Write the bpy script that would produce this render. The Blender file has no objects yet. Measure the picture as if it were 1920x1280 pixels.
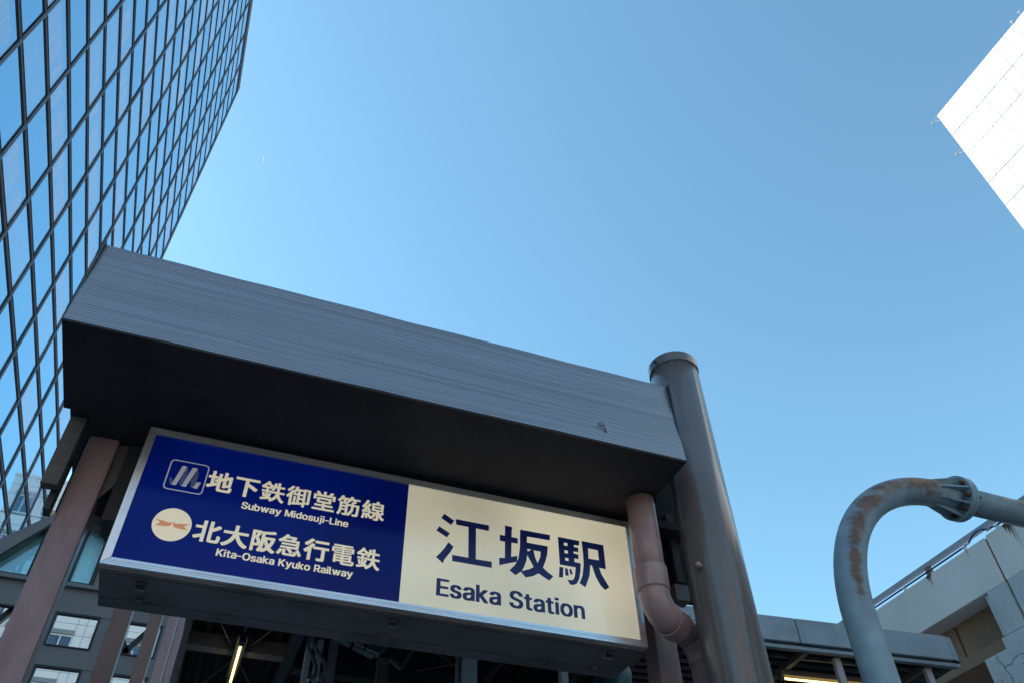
import bpy, bmesh, math, random
from mathutils import Vector, Matrix
from math import radians as R, pi, sin, cos
random.seed(7)
SC = bpy.context.scene
COL = SC.collection

# ------------------------------------------------------------------ camera
cam = bpy.data.cameras.new('camera')
cam.sensor_width = 36.0
cam.lens = 28.167
cam.clip_start = 0.05
cam.clip_end = 20000
camo = bpy.data.objects.new('camera', cam)
COL.objects.link(camo)
CR = Vector((0.934356750, -0.355902735, -0.017626855)); CU = Vector((-0.238697844, -0.661851819, 0.710616288)); CF = Vector((0.264576647, 0.659761633, 0.703358930))
M3 = Matrix((CR, CU, -CF)).transposed()
camo.matrix_world = Matrix.Translation((0, 0, 1.6)) @ M3.to_4x4()
SC.camera = camo

# ------------------------------------------------------------------ light
SUN_AZ, SUN_EL = R(-54), R(39)          # azimuth clockwise from +Y
world = bpy.data.worlds.new('World')
SC.world = world
world.use_nodes = True
wn = world.node_tree
bg = wn.nodes['Background']
sky = wn.nodes.new('ShaderNodeTexSky')
sky.sky_type = 'NISHITA'
sky.sun_disc = False
sky.sun_elevation = SUN_EL
sky.sun_rotation = SUN_AZ
sky.air_density = 1.0
sky.dust_density = 0.25
sky.ozone_density = 0.3
tint = wn.nodes.new('ShaderNodeMix')          # the photograph's cool white balance, same everywhere in the sky
tint.data_type = 'RGBA'
tint.blend_type = 'MULTIPLY'
tint.inputs[0].default_value = 1.0
tint.inputs[7].default_value = (0.75, 1.035, 0.965, 1)
wn.links.new(sky.outputs[0], tint.inputs[6])
wn.links.new(tint.outputs[2], bg.inputs[0])
bg.inputs[1].default_value = 0.15
sun = bpy.data.lights.new('sun', 'SUN')
sun.energy = 4.6
sun.angle = R(0.53)
sun.color = (1, 0.955, 0.89)
suno = bpy.data.objects.new('sun', sun)
COL.objects.link(suno)
sd = Vector((sin(SUN_AZ) * cos(SUN_EL), cos(SUN_AZ) * cos(SUN_EL), sin(SUN_EL)))
suno.rotation_euler = sd.to_track_quat('Z', 'Y').to_euler()
suno.location = (-60, 60, 90)
VS = SC.view_settings
VS.view_transform = 'Standard'
VS.look = 'None'
VS.exposure = 1.03
VS.gamma = 1
VS.use_curve_mapping = False
SC.cycles.max_bounces = 8

# ------------------------------------------------------------------ materials
def new_mat(name):
    m = bpy.data.materials.new(name)
    m.use_nodes = True
    nt = m.node_tree
    return m, nt, nt.nodes['Principled BSDF']

def N(nt, t, **kw):
    n = nt.nodes.new(t)
    for k, v in kw.items():
        if k in n.inputs.keys() if isinstance(k, str) else False:
            n.inputs[k].default_value = v
        else:
            setattr(n, k, v)
    return n

def paint(name, col, rough=0.5, metal=0.0, var=0.15, scale=3.0, bump=0.02, dirt=None, dirt_amt=0.35,
          dirt_scale=1.5, stretch=(1, 1, 1), coat=0.0, fine=60.0, spec=0.5):
    """painted / weathered surface: mottled colour, dirt patches, fine relief"""
    m, nt, b = new_mat(name)
    L = nt.links
    tc = nt.nodes.new('ShaderNodeTexCoord')
    mp = nt.nodes.new('ShaderNodeMapping')
    mp.inputs['Scale'].default_value = stretch
    L.new(tc.outputs['Object'], mp.inputs[0])
    n1 = nt.nodes.new('ShaderNodeTexNoise'); n1.inputs['Scale'].default_value = scale; n1.inputs['Detail'].default_value = 6
    L.new(mp.outputs[0], n1.inputs['Vector'])
    r1 = nt.nodes.new('ShaderNodeMapRange')
    r1.inputs['From Min'].default_value = 0.25; r1.inputs['From Max'].default_value = 0.75
    r1.inputs['To Min'].default_value = 1 - var; r1.inputs['To Max'].default_value = 1 + var
    L.new(n1.outputs[0], r1.inputs[0])
    mx = nt.nodes.new('ShaderNodeVectorMath'); mx.operation = 'SCALE'
    mx.inputs[0].default_value = col[:3]
    L.new(r1.outputs[0], mx.inputs['Scale'])
    out = mx.outputs[0]
    if dirt:
        n2 = nt.nodes.new('ShaderNodeTexNoise'); n2.inputs['Scale'].default_value = dirt_scale; n2.inputs['Detail'].default_value = 9
        n2.inputs['Roughness'].default_value = 0.65
        L.new(mp.outputs[0], n2.inputs['Vector'])
        r2 = nt.nodes.new('ShaderNodeMapRange')
        r2.inputs['From Min'].default_value = 0.5; r2.inputs['From Max'].default_value = 0.72
        r2.inputs['To Max'].default_value = dirt_amt
        L.new(n2.outputs[0], r2.inputs[0])
        mm = nt.nodes.new('ShaderNodeMix'); mm.data_type = 'RGBA'
        L.new(r2.outputs[0], mm.inputs[0]); L.new(out, mm.inputs[6])
        mm.inputs[7].default_value = (*dirt[:3], 1)
        out = mm.outputs[2]
    L.new(out, b.inputs['Base Color'])
    b.inputs['Metallic'].default_value = metal
    b.inputs['Specular IOR Level'].default_value = spec
    if coat:
        b.inputs['Coat Weight'].default_value = coat
        b.inputs['Coat Roughness'].default_value = 0.08
    rr = nt.nodes.new('ShaderNodeMapRange')
    rr.inputs['To Min'].default_value = max(0.02, rough - 0.08); rr.inputs['To Max'].default_value = min(1, rough + 0.08)
    L.new(n1.outputs[0], rr.inputs[0]); L.new(rr.outputs[0], b.inputs['Roughness'])
    if bump:
        n3 = nt.nodes.new('ShaderNodeTexNoise'); n3.inputs['Scale'].default_value = fine; n3.inputs['Detail'].default_value = 4
        L.new(mp.outputs[0], n3.inputs['Vector'])
        bp = nt.nodes.new('ShaderNodeBump'); bp.inputs['Strength'].default_value = bump * 10; bp.inputs['Distance'].default_value = 0.002
        L.new(n3.outputs[0], bp.inputs['Height']); L.new(bp.outputs[0], b.inputs['Normal'])
    return m

def emit(name, col, s):
    m, nt, b = new_mat(name)
    b.inputs['Base Color'].default_value = (0.8, 0.8, 0.8, 1)
    b.inputs['Emission Color'].default_value = (*col, 1)
    b.inputs['Emission Strength'].default_value = s
    return m

M = {}
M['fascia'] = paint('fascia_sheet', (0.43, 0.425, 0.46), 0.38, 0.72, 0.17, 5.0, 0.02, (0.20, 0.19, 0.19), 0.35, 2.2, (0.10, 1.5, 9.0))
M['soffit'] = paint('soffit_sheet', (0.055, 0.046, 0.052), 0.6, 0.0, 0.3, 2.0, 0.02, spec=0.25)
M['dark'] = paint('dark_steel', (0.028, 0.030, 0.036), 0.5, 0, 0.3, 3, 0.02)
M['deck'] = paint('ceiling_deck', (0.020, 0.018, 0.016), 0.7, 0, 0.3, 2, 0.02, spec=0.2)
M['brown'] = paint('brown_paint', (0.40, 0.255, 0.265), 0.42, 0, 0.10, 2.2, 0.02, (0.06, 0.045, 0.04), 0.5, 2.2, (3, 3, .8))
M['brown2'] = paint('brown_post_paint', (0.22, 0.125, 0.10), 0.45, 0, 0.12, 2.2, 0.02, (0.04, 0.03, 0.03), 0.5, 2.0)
M['lav'] = paint('pale_post_paint', (0.42, 0.35, 0.37), 0.45, 0, 0.12, 4, 0.02, (0.12, 0.09, 0.07), 0.5, 4)
M['column'] = paint('column_paint', (0.19, 0.15, 0.14), 0.27, 0.0, 0.06, 1.6, 0.012, (0.09, 0.07, 0.06), 0.22, 2.0, (2, 2, .5), coat=0.45, fine=35)
M['pvc'] = paint('mauve_pvc', (0.50, 0.31, 0.30), 0.27, 0, 0.08, 3, 0.006, (0.16, 0.10, 0.09), 0.4, 5)
M['alu'] = paint('sign_aluminium', (0.92, 0.90, 0.92), 0.30, 0.85, 0.08, 3, 0.02, (0.25, 0.25, 0.27), 0.4, 3, (.5, 3, 3))
M['case'] = paint('sign_case', (0.19, 0.16, 0.16), 0.5, 0, 0.25, 2, 0.03, (0.03, 0.025, 0.025), 0.6, 3)
M['navy'] = paint('sign_navy', (0.003, 0.009, 0.13), 0.12, 0, 0.06, 1.2, 0.0, spec=0.16)
M['cream'] = paint('sign_cream', (0.84, 0.79, 0.65), 0.14, 0, 0.04, 1.0, 0.0, (0.66, 0.50, 0.29), 0.35, 1.3, spec=0.5)
M['cream_print'] = paint('print_cream', (0.80, 0.68, 0.48), 0.3, 0, 0.03, 3, 0)
M['blue_print'] = paint('print_blue', (0.005, 0.017, 0.17), 0.3, 0, 0.03, 3, 0)
M['logo_white'] = paint('print_pale_grey', (0.58, 0.56, 0.62), 0.3, 0, 0.03, 3, 0)
M['logo_mid'] = paint('print_mid_blue', (0.15, 0.19, 0.42), 0.3, 0, 0.03, 3, 0)
M['orange_print'] = paint('print_orange', (0.90, 0.42, 0.22), 0.3, 0, 0.05, 3, 0)
M['grey_bridge'] = paint('bridge_grey_paint', (0.20, 0.185, 0.19), 0.5, 0, 0.1, 1, 0.02)
M['bridge_dark'] = paint('bridge_gasket', (0.012, 0.014, 0.02), 0.5, 0, 0.1, 1, 0)
M['slate'] = paint('roof_fascia_slate', (0.29, 0.345, 0.40), 0.42, 0.1, 0.08, 1.2, 0.01, (0.11, 0.12, 0.12), 0.6, 1.1)
M['concrete'] = paint('viaduct_concrete', (0.95, 0.82, 0.77), 0.85, 0, 0.10, .5, 0.05, (0.58, 0.50, 0.46), 0.4, .35, (1, 1, 1), fine=25, spec=.2)
M['concrete_pale'] = paint('pier_concrete', (0.66, 0.62, 0.62), 0.85, 0, 0.06, .6, 0.06, (0.26, 0.26, 0.26), 0.35, 1.2, fine=18, spec=.2)
M['concrete_brown'] = paint('girder_concrete', (0.36, 0.215, 0.14), 0.9, 0, 0.28, .9, 0.05, (0.10, 0.085, 0.075), 0.6, .8, (1, .8, .35), fine=18, spec=.2)
M['crack'] = paint('crack_dark', (0.05, 0.045, 0.045), 0.9, 0, 0.2, 8, 0)
M['rust'] = paint('rust', (0.16, 0.07, 0.035), 0.9, 0, 0.4, 8, 0.05)
M['rail'] = paint('guard_rail', (0.44, 0.38, 0.41), 0.4, 0.2, 0.08, 2, 0)
M['pale'] = paint('pale_blue_grey_post', (0.82, 0.80, 0.88), 0.35, 0, 0.06, 4, 0.01, (0.4, 0.3, 0.22), 0.4, 4)
M['fascia_side'] = paint('side_sheet', (0.13, 0.105, 0.10), 0.6, 0, 0.2, 6, 0.03, None, 0, 1, (1, 1, 8))
M['cable'] = paint('blue_cable', (0.03, 0.045, 0.20), 0.5, 0, 0.1, 4, 0)
M['asphalt'] = paint('asphalt', (0.05, 0.05, 0.052), 0.9, 0, 0.2, 2, 0.05)
M['pave'] = paint('pavement', (0.25, 0.24, 0.225), 0.85, 0, 0.1, 2, 0.03)
M['ground'] = paint('ground', (0.14, 0.13, 0.12), 0.9, 0, 0.15, .2, 0.03)
M['white_line'] = paint('road_paint', (0.75, 0.75, 0.73), 0.7, 0, 0.08, 4, 0.02)
M['wtile'] = paint('white_cladding', (0.45, 0.455, 0.46), 0.6, 0, 0.015, .5, 0)
M['wjoint'] = paint('white_joint', (0.06, 0.06, 0.062), 0.8, 0, 0.02, 1, 0)
M['ftile'] = paint('facade_tile', (0.92, 0.88, 0.86), 0.5, 0, 0.05, .6, 0.0, (0.70, 0.70, 0.71), 0.35, .3)
M['fjoint'] = paint('facade_joint', (0.30, 0.30, 0.31), 0.8, 0, 0.05, 1, 0)
M['fglass'] = paint('facade_glass', (0.04, 0.10, 0.19), 0.08, 0.0, 0.3, 1.3, 0, (0.09, 0.2, 0.34), 0.7, 1.5, (2.5, 1, .4), coat=1)
M['wframe'] = paint('window_frame_white', (0.75, 0.76, 0.77), 0.5, 0, 0.03, 2, 0)
M['mullion'] = paint('mullion_slate', (0.14, 0.155, 0.20), 0.45, 0.0, 0.1, .5, 0)
M['band'] = paint('band_dark', (0.018, 0.018, 0.032), 0.8, 0, 0.1, .5, 0, spec=0.04)
M['band_groove'] = paint('band_groove', (0.10, 0.085, 0.09), 0.8, 0, 0.1, .5, 0, spec=0.08)
M['strip'] = paint('roof_strip_alu', (0.45, 0.46, 0.5), 0.3, 0.6, 0.05, 1, 0)
M['hose'] = paint('hose_green_grey', (0.16, 0.20, 0.20), 0.45, 0, 0.15, 6, 0)
M['beige'] = paint('beige_panel', (0.45, 0.30, 0.17), 0.6, 0, 0.05, 1, 0)
M['teal'] = paint('dark_teal_pipe', (0.03, 0.09, 0.11), 0.4, 0, 0.2, 3, 0)
M['tan'] = paint('tan_beam', (0.20, 0.15, 0.12), 0.6, 0, 0.1, 3, 0)
M['tube'] = emit('tube_light', (1.0, 0.80, 0.30), 1.6)
M['moon'] = emit('moon_glow', (0.29, 0.43, 0.50), 1.0)
M['moon'].node_tree.nodes['Principled BSDF'].inputs['Base Color'].default_value = (0, 0, 0, 1)
def backlit(key, col, s):
    b = M[key].node_tree.nodes['Principled BSDF']
    b.inputs['Emission Color'].default_value = (*col, 1); b.inputs['Emission Strength'].default_value = s
def uneven(key, lo, hi, scale=1.1):
    """tubes behind the sheet light it unevenly"""
    nt = M[key].node_tree; b = nt.nodes['Principled BSDF']
    tc = nt.nodes.new('ShaderNodeTexCoord'); ns = nt.nodes.new('ShaderNodeTexNoise'); ns.inputs['Scale'].default_value = scale; ns.inputs['Detail'].default_value = 1
    mr = nt.nodes.new('ShaderNodeMapRange'); mr.inputs['From Min'].default_value = .35; mr.inputs['From Max'].default_value = .65
    mr.inputs['To Min'].default_value = lo; mr.inputs['To Max'].default_value = hi
    nt.links.new(tc.outputs['Object'], ns.inputs['Vector']); nt.links.new(ns.outputs[0], mr.inputs[0]); nt.links.new(mr.outputs[0], b.inputs['Emission Strength'])
# the sign is a lit lightbox
backlit('cream', (0.9, 0.80, 0.56), 0.19)
backlit('orange_print', (0.9, 0.30, 0.12), 0.12)
backlit('cream_print', (0.9, 0.80, 0.60), 0.20)
backlit('logo_white', (0.6, 0.6, 0.7), 0.08)
backlit('navy', (0.0, 0.035, 0.55), 0.07)
uneven('cream', 0.13, 0.23)
uneven('navy', 0.02, 0.06)

def pane_mat(name, tint, veil, veil_col):
    """coated mirror glass, partly veiled by blinds behind it"""
    m, nt, b = new_mat(name)
    L = nt.links
    b.inputs['Base Color'].default_value = (*tint, 1)
    b.inputs['Metallic'].default_value = 0.92
    b.inputs['Roughness'].default_value = 0.03
    if veil > 0:
        tc = nt.nodes.new('ShaderNodeTexCoord')
        oi = nt.nodes.new('ShaderNodeObjectInfo')
        ad = nt.nodes.new('ShaderNodeVectorMath'); ad.operation = 'ADD'
        cb = nt.nodes.new('ShaderNodeCombineXYZ')
        mu = nt.nodes.new('ShaderNodeMath'); mu.operation = 'MULTIPLY'; mu.inputs[1].default_value = 70
        L.new(oi.outputs['Random'], mu.inputs[0]); L.new(mu.outputs[0], cb.inputs[1])
        L.new(tc.outputs['Object'], ad.inputs[0]); L.new(cb.outputs[0], ad.inputs[1])
        mp = nt.nodes.new('ShaderNodeMapping'); mp.inputs['Scale'].default_value = (1, 0.9, 0.07)
        L.new(ad.outputs[0], mp.inputs[0])
        ns = nt.nodes.new('ShaderNodeTexNoise'); ns.inputs['Scale'].default_value = 1.3; ns.inputs['Detail'].default_value = 2.5
        L.new(mp.outputs[0], ns.inputs['Vector'])
        mr = nt.nodes.new('ShaderNodeMapRange')
        mr.inputs['From Min'].default_value = 0.36; mr.inputs['From Max'].default_value = 0.58
        mr.inputs['To Min'].default_value = veil * 0.25; mr.inputs['To Max'].default_value = veil
        L.new(ns.outputs[0], mr.inputs[0])
        # blinds stop short of the upper edge of the pane
        sx = nt.nodes.new('ShaderNodeSeparateXYZ'); L.new(tc.outputs['Object'], sx.inputs[0])
        lt = nt.nodes.new('ShaderNodeMapRange')
        lt.inputs['From Min'].default_value = 0.42; lt.inputs['From Max'].default_value = 0.50
        lt.inputs['To Min'].default_value = 1; lt.inputs['To Max'].default_value = 0
        L.new(sx.outputs[2], lt.inputs[0])
        mm = nt.nodes.new('ShaderNodeMath'); mm.operation = 'MULTIPLY'
        L.new(mr.outputs[0], mm.inputs[0]); L.new(lt.outputs[0], mm.inputs[1])
        df = nt.nodes.new('ShaderNodeBsdfDiffuse'); df.inputs[0].default_value = (*veil_col, 1)
        mix = nt.nodes.new('ShaderNodeMixShader')
        L.new(mm.outputs[0], mix.inputs[0]); L.new(b.outputs[0], mix.inputs[1]); L.new(df.outputs[0], mix.inputs[2])
        L.new(mix.outputs[0], nt.nodes['Material Output'].inputs[0])
    return m
M['pane0'] = pane_mat('mirror_pane', (0.40, 0.70, 0.88), 0, (0, 0, 0))
M['pane1'] = pane_mat('mirror_pane_pale', (0.48, 0.74, 0.90), 0.16, (0.70, 0.68, 0.82))
M['pane2'] = pane_mat('mirror_pane_blinds', (0.44, 0.70, 0.87), 0.40, (0.70, 0.68, 0.84))

def bridge_glass(name, cloudy):
    m, nt, b = new_mat(name)
    L = nt.links
    tr = nt.nodes.new('ShaderNodeBsdfTransparent'); tr.inputs[0].default_value = (0.55, 0.82, 0.88, 1)
    gl = nt.nodes.new('ShaderNodeBsdfGlossy'); gl.inputs[0].default_value = (0.8, 0.9, 0.95, 1); gl.inputs['Roughness'].default_value = 0.04
    df = nt.nodes.new('ShaderNodeBsdfTranslucent'); df.inputs[0].default_value = (0.75, 0.92, 0.98, 1)
    m1 = nt.nodes.new('ShaderNodeMixShader'); m1.inputs[0].default_value = 0.22
    L.new(tr.outputs[0], m1.inputs[1]); L.new(gl.outputs[0], m1.inputs[2])
    m2 = nt.nodes.new('ShaderNodeMixShader')
    tc = nt.nodes.new('ShaderNodeTexCoord')
    ns = nt.nodes.new('ShaderNodeTexNoise'); ns.inputs['Scale'].default_value = 2.2; ns.inputs['Detail'].default_value = 8; ns.inputs['Distortion'].default_value = 1.0
    L.new(tc.outputs['Object'], ns.inputs['Vector'])
    mr = nt.nodes.new('ShaderNodeMapRange')
    mr.inputs['From Min'].default_value = 0.35; mr.inputs['From Max'].default_value = 0.75
    mr.inputs['To Min'].default_value = cloudy * .6; mr.inputs['To Max'].default_value = cloudy
    L.new(ns.outputs[0], mr.inputs[0]); L.new(mr.outputs[0], m2.inputs[0])
    L.new(m1.outputs[0], m2.inputs[1]); L.new(df.outputs[0], m2.inputs[2])
    L.new(m2.outputs[0], nt.nodes['Material Output'].inputs[0])
    return m
M['bglass'] = bridge_glass('bridge_glass', 0.18)
M['bglass2'] = bridge_glass('bridge_glass_cloudy', 0.9)

# rusty galvanised pipe: rust follows patches on its upper outer side
def galv():
    m, nt, b = new_mat('galvanised_pipe')
    L = nt.links
    tc = nt.nodes.new('ShaderNodeTexCoord')
    n1 = nt.nodes.new('ShaderNodeTexNoise'); n1.inputs['Scale'].default_value = 5.5; n1.inputs['Detail'].default_value = 10; n1.inputs['Roughness'].default_value = 0.72; n1.inputs['Distortion'].default_value = 0.6
    L.new(tc.outputs['Object'], n1.inputs['Vector'])
    sx = nt.nodes.new('ShaderNodeSeparateXYZ'); L.new(tc.outputs['Object'], sx.inputs[0])
    # outer-side coordinate stored per vertex ("wear" attribute, 0 inside .. 1 outside of the bend)
    at = nt.nodes.new('ShaderNodeAttribute'); at.attribute_name = 'wear'
    a2 = nt.nodes.new('ShaderNodeMath'); a2.operation = 'MULTIPLY_ADD'; a2.inputs[1].default_value = 0.42; a2.inputs[2].default_value = 0.0
    L.new(at.outputs['Fac'], a2.inputs[0])
    ad = nt.nodes.new('ShaderNodeMath'); ad.operation = 'ADD'
    L.new(n1.outputs[0], ad.inputs[0]); L.new(a2.outputs[0], ad.inputs[1])
    mr = nt.nodes.new('ShaderNodeMapRange'); mr.inputs['From Min'].default_value = 0.74; mr.inputs['From Max'].default_value = 0.90
    L.new(ad.outputs[0], mr.inputs[0])
    n2 = nt.nodes.new('ShaderNodeTexNoise'); n2.inputs['Scale'].default_value = 11; n2.inputs['Detail'].default_value = 5
    L.new(tc.outputs['Object'], n2.inputs['Vector'])
    cr = nt.nodes.new('ShaderNodeValToRGB')
    cr.color_ramp.elements[0].position = 0.3; cr.color_ramp.elements[0].color = (0.27, 0.37, 0.45, 1)
    cr.color_ramp.elements[1].position = 0.75; cr.color_ramp.elements[1].color = (0.40, 0.51, 0.58, 1)
    L.new(n2.outputs[0], cr.inputs[0])
    rc = nt.nodes.new('ShaderNodeValToRGB')
    rc.color_ramp.elements[0].position = 0.3; rc.color_ramp.elements[0].color = (0.13, 0.065, 0.045, 1)
    rc.color_ramp.elements[1].position = 0.8; rc.color_ramp.elements[1].color = (0.29, 0.17, 0.125, 1)
    L.new(n2.outputs[0], rc.inputs[0])
    mm = nt.nodes.new('ShaderNodeMix'); mm.data_type = 'RGBA'
    gm = nt.nodes.new('ShaderNodeMix'); gm.data_type = 'RGBA'
    g1 = nt.nodes.new('ShaderNodeMath'); g1.operation = 'MULTIPLY'
    L.new(at.outputs['Fac'], g1.inputs[0]); L.new(n1.outputs[0], g1.inputs[1])
    L.new(g1.outputs[0], gm.inputs[0]); L.new(cr.outputs[0], gm.inputs[6]); gm.inputs[7].default_value = (0.13, 0.12, 0.12, 1)
    L.new(mr.outputs[0], mm.inputs[0]); L.new(gm.outputs[2], mm.inputs[6]); L.new(rc.outputs[0], mm.inputs[7])
    L.new(mm.outputs[2], b.inputs['Base Color'])
    b.inputs['Roughness'].default_value = 0.55
    b.inputs['Metallic'].default_value = 0.1
    bp = nt.nodes.new('ShaderNodeBump'); bp.inputs['Strength'].default_value = 0.35; bp.inputs['Distance'].default_value = 0.004
    n3 = nt.nodes.new('ShaderNodeTexNoise'); n3.inputs['Scale'].default_value = 70; n3.inputs['Detail'].default_value = 3
    L.new(tc.outputs['Object'], n3.inputs['Vector'])
    L.new(n3.outputs[0], bp.inputs['Height']); L.new(bp.outputs[0], b.inputs['Normal'])
    return m
M['galv'] = galv()

# ------------------------------------------------------------------ helpers
def obj(name, verts, faces, mat, parent=None, smooth=False, bevel=0.0):
    me = bpy.data.meshes.new(name)
    me.from_pydata([tuple(v) for v in verts], [], faces)
    bm = bmesh.new(); bm.from_mesh(me)
    if bevel:
        bmesh.ops.remove_doubles(bm, verts=bm.verts, dist=1e-5)
        ed = [e for e in bm.edges if len(e.link_faces) == 2 and e.calc_face_angle(0) > 0.5]
        bmesh.ops.bevel(bm, geom=ed, offset=bevel, segments=2, affect='EDGES', profile=0.6)
    bmesh.ops.recalc_face_normals(bm, faces=bm.faces)
    bm.to_mesh(me); bm.free()
    if smooth:
        me.polygons.foreach_set('use_smooth', [True] * len(me.polygons))
    me.materials.append(M[mat] if isinstance(mat, str) else mat)
    o = bpy.data.objects.new(name, me)
    COL.objects.link(o)
    if parent is not None:
        o.parent = parent
        o.matrix_parent_inverse = Matrix.Translation(parent_loc(parent)).inverted()
    return o

def parent_loc(p):
    v = Vector(p.location)
    while p.parent is not None:
        v = Vector((0, 0, 0)) if False else v
        break
    return v

class MB:
    def __init__(s): s.v = []; s.f = []
    def add(s, vs, fs):
        k = len(s.v); s.v += [tuple(v) for v in vs]; s.f += [tuple(i + k for i in f) for f in fs]; return s
    def box(s, x0, x1, y0, y1, z0, z1):
        return s.add([(x0, y0, z0), (x1, y0, z0), (x1, y1, z0), (x0, y1, z0), (x0, y0, z1), (x1, y0, z1), (x1, y1, z1), (x0, y1, z1)],
                     [(0, 3, 2, 1), (4, 5, 6, 7), (0, 1, 5, 4), (1, 2, 6, 5), (2, 3, 7, 6), (3, 0, 4, 7)])
    def bar(s, a, b, w, h, up=(0, 0, 1)):
        a, b = Vector(a), Vector(b); d = (b - a).normalized(); u = Vector(up)
        sd_ = d.cross(u).normalized() * (w / 2); u2 = sd_.cross(d).normalized() * (h / 2)
        vs = [a - sd_ - u2, a + sd_ - u2, a + sd_ + u2, a - sd_ + u2, b - sd_ - u2, b + sd_ - u2, b + sd_ + u2, b - sd_ + u2]
        return s.add(vs, [(0, 1, 2, 3), (7, 6, 5, 4), (0, 4, 5, 1), (1, 5, 6, 2), (2, 6, 7, 3), (3, 7, 4, 0)])
    def prism(s, pts, ax, a, b):
        """polygon pts in the plane across axis ax, extruded a..b"""
        n = len(pts)
        def P(p, t):
            return {'y': (p[0], t, p[1]), 'x': (t, p[0], p[1]), 'z': (p[0], p[1], t)}[ax]
        vs = [P(p, a) for p in pts] + [P(p, b) for p in pts]
        fs = [tuple(range(n)), tuple(range(2 * n - 1, n - 1, -1))] + [(i, (i + 1) % n, n + (i + 1) % n, n + i) for i in range(n)]
        return s.add(vs, fs)
    def tube(s, pts, r, n=12, cap=True):
        pts = [Vector(p) for p in pts]
        rs = r if isinstance(r, (list, tuple)) else [r] * len(pts)
        k = len(s.v); prev = None
        for i, p in enumerate(pts):
            t = (pts[min(i + 1, len(pts) - 1)] - pts[max(i - 1, 0)]).normalized()
            if prev is None:
                a = Vector((0, 1, 0)) if abs(t.y) < 0.9 else Vector((1, 0, 0))
                u = t.cross(a).normalized()
            else:
                u = (prev - t * prev.dot(t)).normalized()
            prev = u; w = t.cross(u)
            for j in range(n):
                an = 2 * pi * j / n
                s.v.append(tuple(p + (u * cos(an) + w * sin(an)) * rs[i]))
        for i in range(len(pts) - 1):
            for j in range(n):
                a = k + i * n + j; b = k + i * n + (j + 1) % n
                s.f.append((a, b, b + n, a + n))
        if cap:
            s.f.append(tuple(k + j for j in range(n - 1, -1, -1)))
            s.f.append(tuple(k + (len(pts) - 1) * n + j for j in range(n)))
        return s
    def build(s, name, mat, parent=None, smooth=False, bevel=0.0):
        return obj(name, s.v, s.f, mat, parent, smooth, bevel)

def smooth_angle(o, deg=35):
    me = o.data
    me.polygons.foreach_set('use_smooth', [True] * len(me.polygons))
    bm = bmesh.new(); bm.from_mesh(me)
    for e in bm.edges:
        if len(e.link_faces) == 2 and e.calc_face_angle(0) > R(deg): e.smooth = False
    bm.to_mesh(me); bm.free()
    return o

def thing(name, loc, label, cat, group=None):
    o = bpy.data.objects.new(name, None); COL.objects.link(o)
    o.location = loc; o.empty_display_size = 0.3
    o['label'] = label; o['category'] = cat
    if group: o['group'] = group
    return o

def kind(o, k='structure'):
    o['kind'] = k; return o

def local(o, parent):
    """parent an object whose mesh is in its own local coordinates"""
    o.parent = parent
    o.matrix_parent_inverse = Matrix.Translation(parent.location).inverted()

def piece(name, me, loc, parent, mat=None, label=None):
    o = bpy.data.objects.new(name, me); COL.objects.link(o)
    o.location = loc; o.parent = parent
    o.matrix_parent_inverse = Matrix.Translation(parent.location).inverted()
    if label: o['label'] = label
    return o

def box_mesh(name, sx, sy, sz, mat):
    b = MB().box(-sx / 2, sx / 2, -sy / 2, sy / 2, -sz / 2, sz / 2)
    me = bpy.data.meshes.new(name); me.from_pydata(b.v, [], b.f); me.materials.append(M[mat]); return me

# ------------------------------------------------------------------ ground
g = MB().add([(-3000, -3000, -.02), (3000, -3000, -.02), (3000, 3000, -.02), (-3000, 3000, -.02)], [(0, 1, 2, 3)]).build('ground', 'ground')
kind(g)
kind(MB().box(-11.8, 15.0, -30, 30, -.015, 0.0).build('pavement', 'pave'))
kind(MB().box(15.2, 34, -300, 300, -.12, -.015).build('road', 'asphalt'))
kb = MB().box(15.0, 15.2, -300, 300, -.1, 0.02).build('kerb', 'concrete'); kind(kb)
rl = MB()
for i in range(-20, 20): rl.box(24.4, 24.6, i * 10, i * 10 + 5, -.012, -.009)
kind(rl.build('road_markings', 'white_line'))

# ------------------------------------------------------------------ glass tower (left)
TX = -12.0
def ty(k): return 26.556 + 3.786 * k
def tz(j): return 31.18 + 2.4144 * j
KC, JT = 7, 23
yC, zT = ty(KC), 88.6
tower = thing('glass_tower', (TX, ty(2), 0), 'tall office tower clad in blue mirror glass with dark diagonal-looking grid', 'office tower')
core = MB().box(TX - 22, TX - 0.14, -7.3, yC - .02, 0, zT - .3).build('wall', 'band', tower)
pm = {}
hp = 2.4144 - .44; wp = 3.786 - .26
for i in range(3):
    me = box_mesh('pane', 0.03, wp, hp, 'pane%d' % i); pm[i] = me
rc = random.Random(11)
colb = {}
for j in range(-7, 23):
    for k in range(-3, 7):
        # columns of floors with blinds drawn cluster together
        key = (k, j // 2)
        if key not in colb: colb[key] = rc.random()
        v = colb[key] * .6 + rc.random() * .4
        mi = (2 if v > .50 else (1 if v > .36 else 0)) if j % 2 else (2 if v > .93 else (1 if v > .70 else 0))
        o = piece('pane', pm[mi], (TX - 0.035, ty(k) + 1.893, tz(j) + 1.2072 + 0), tower)
        o.rotation_euler = (rc.uniform(-.0012, .0012), rc.uniform(-.002, .002), rc.uniform(-.003, .003))
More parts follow.
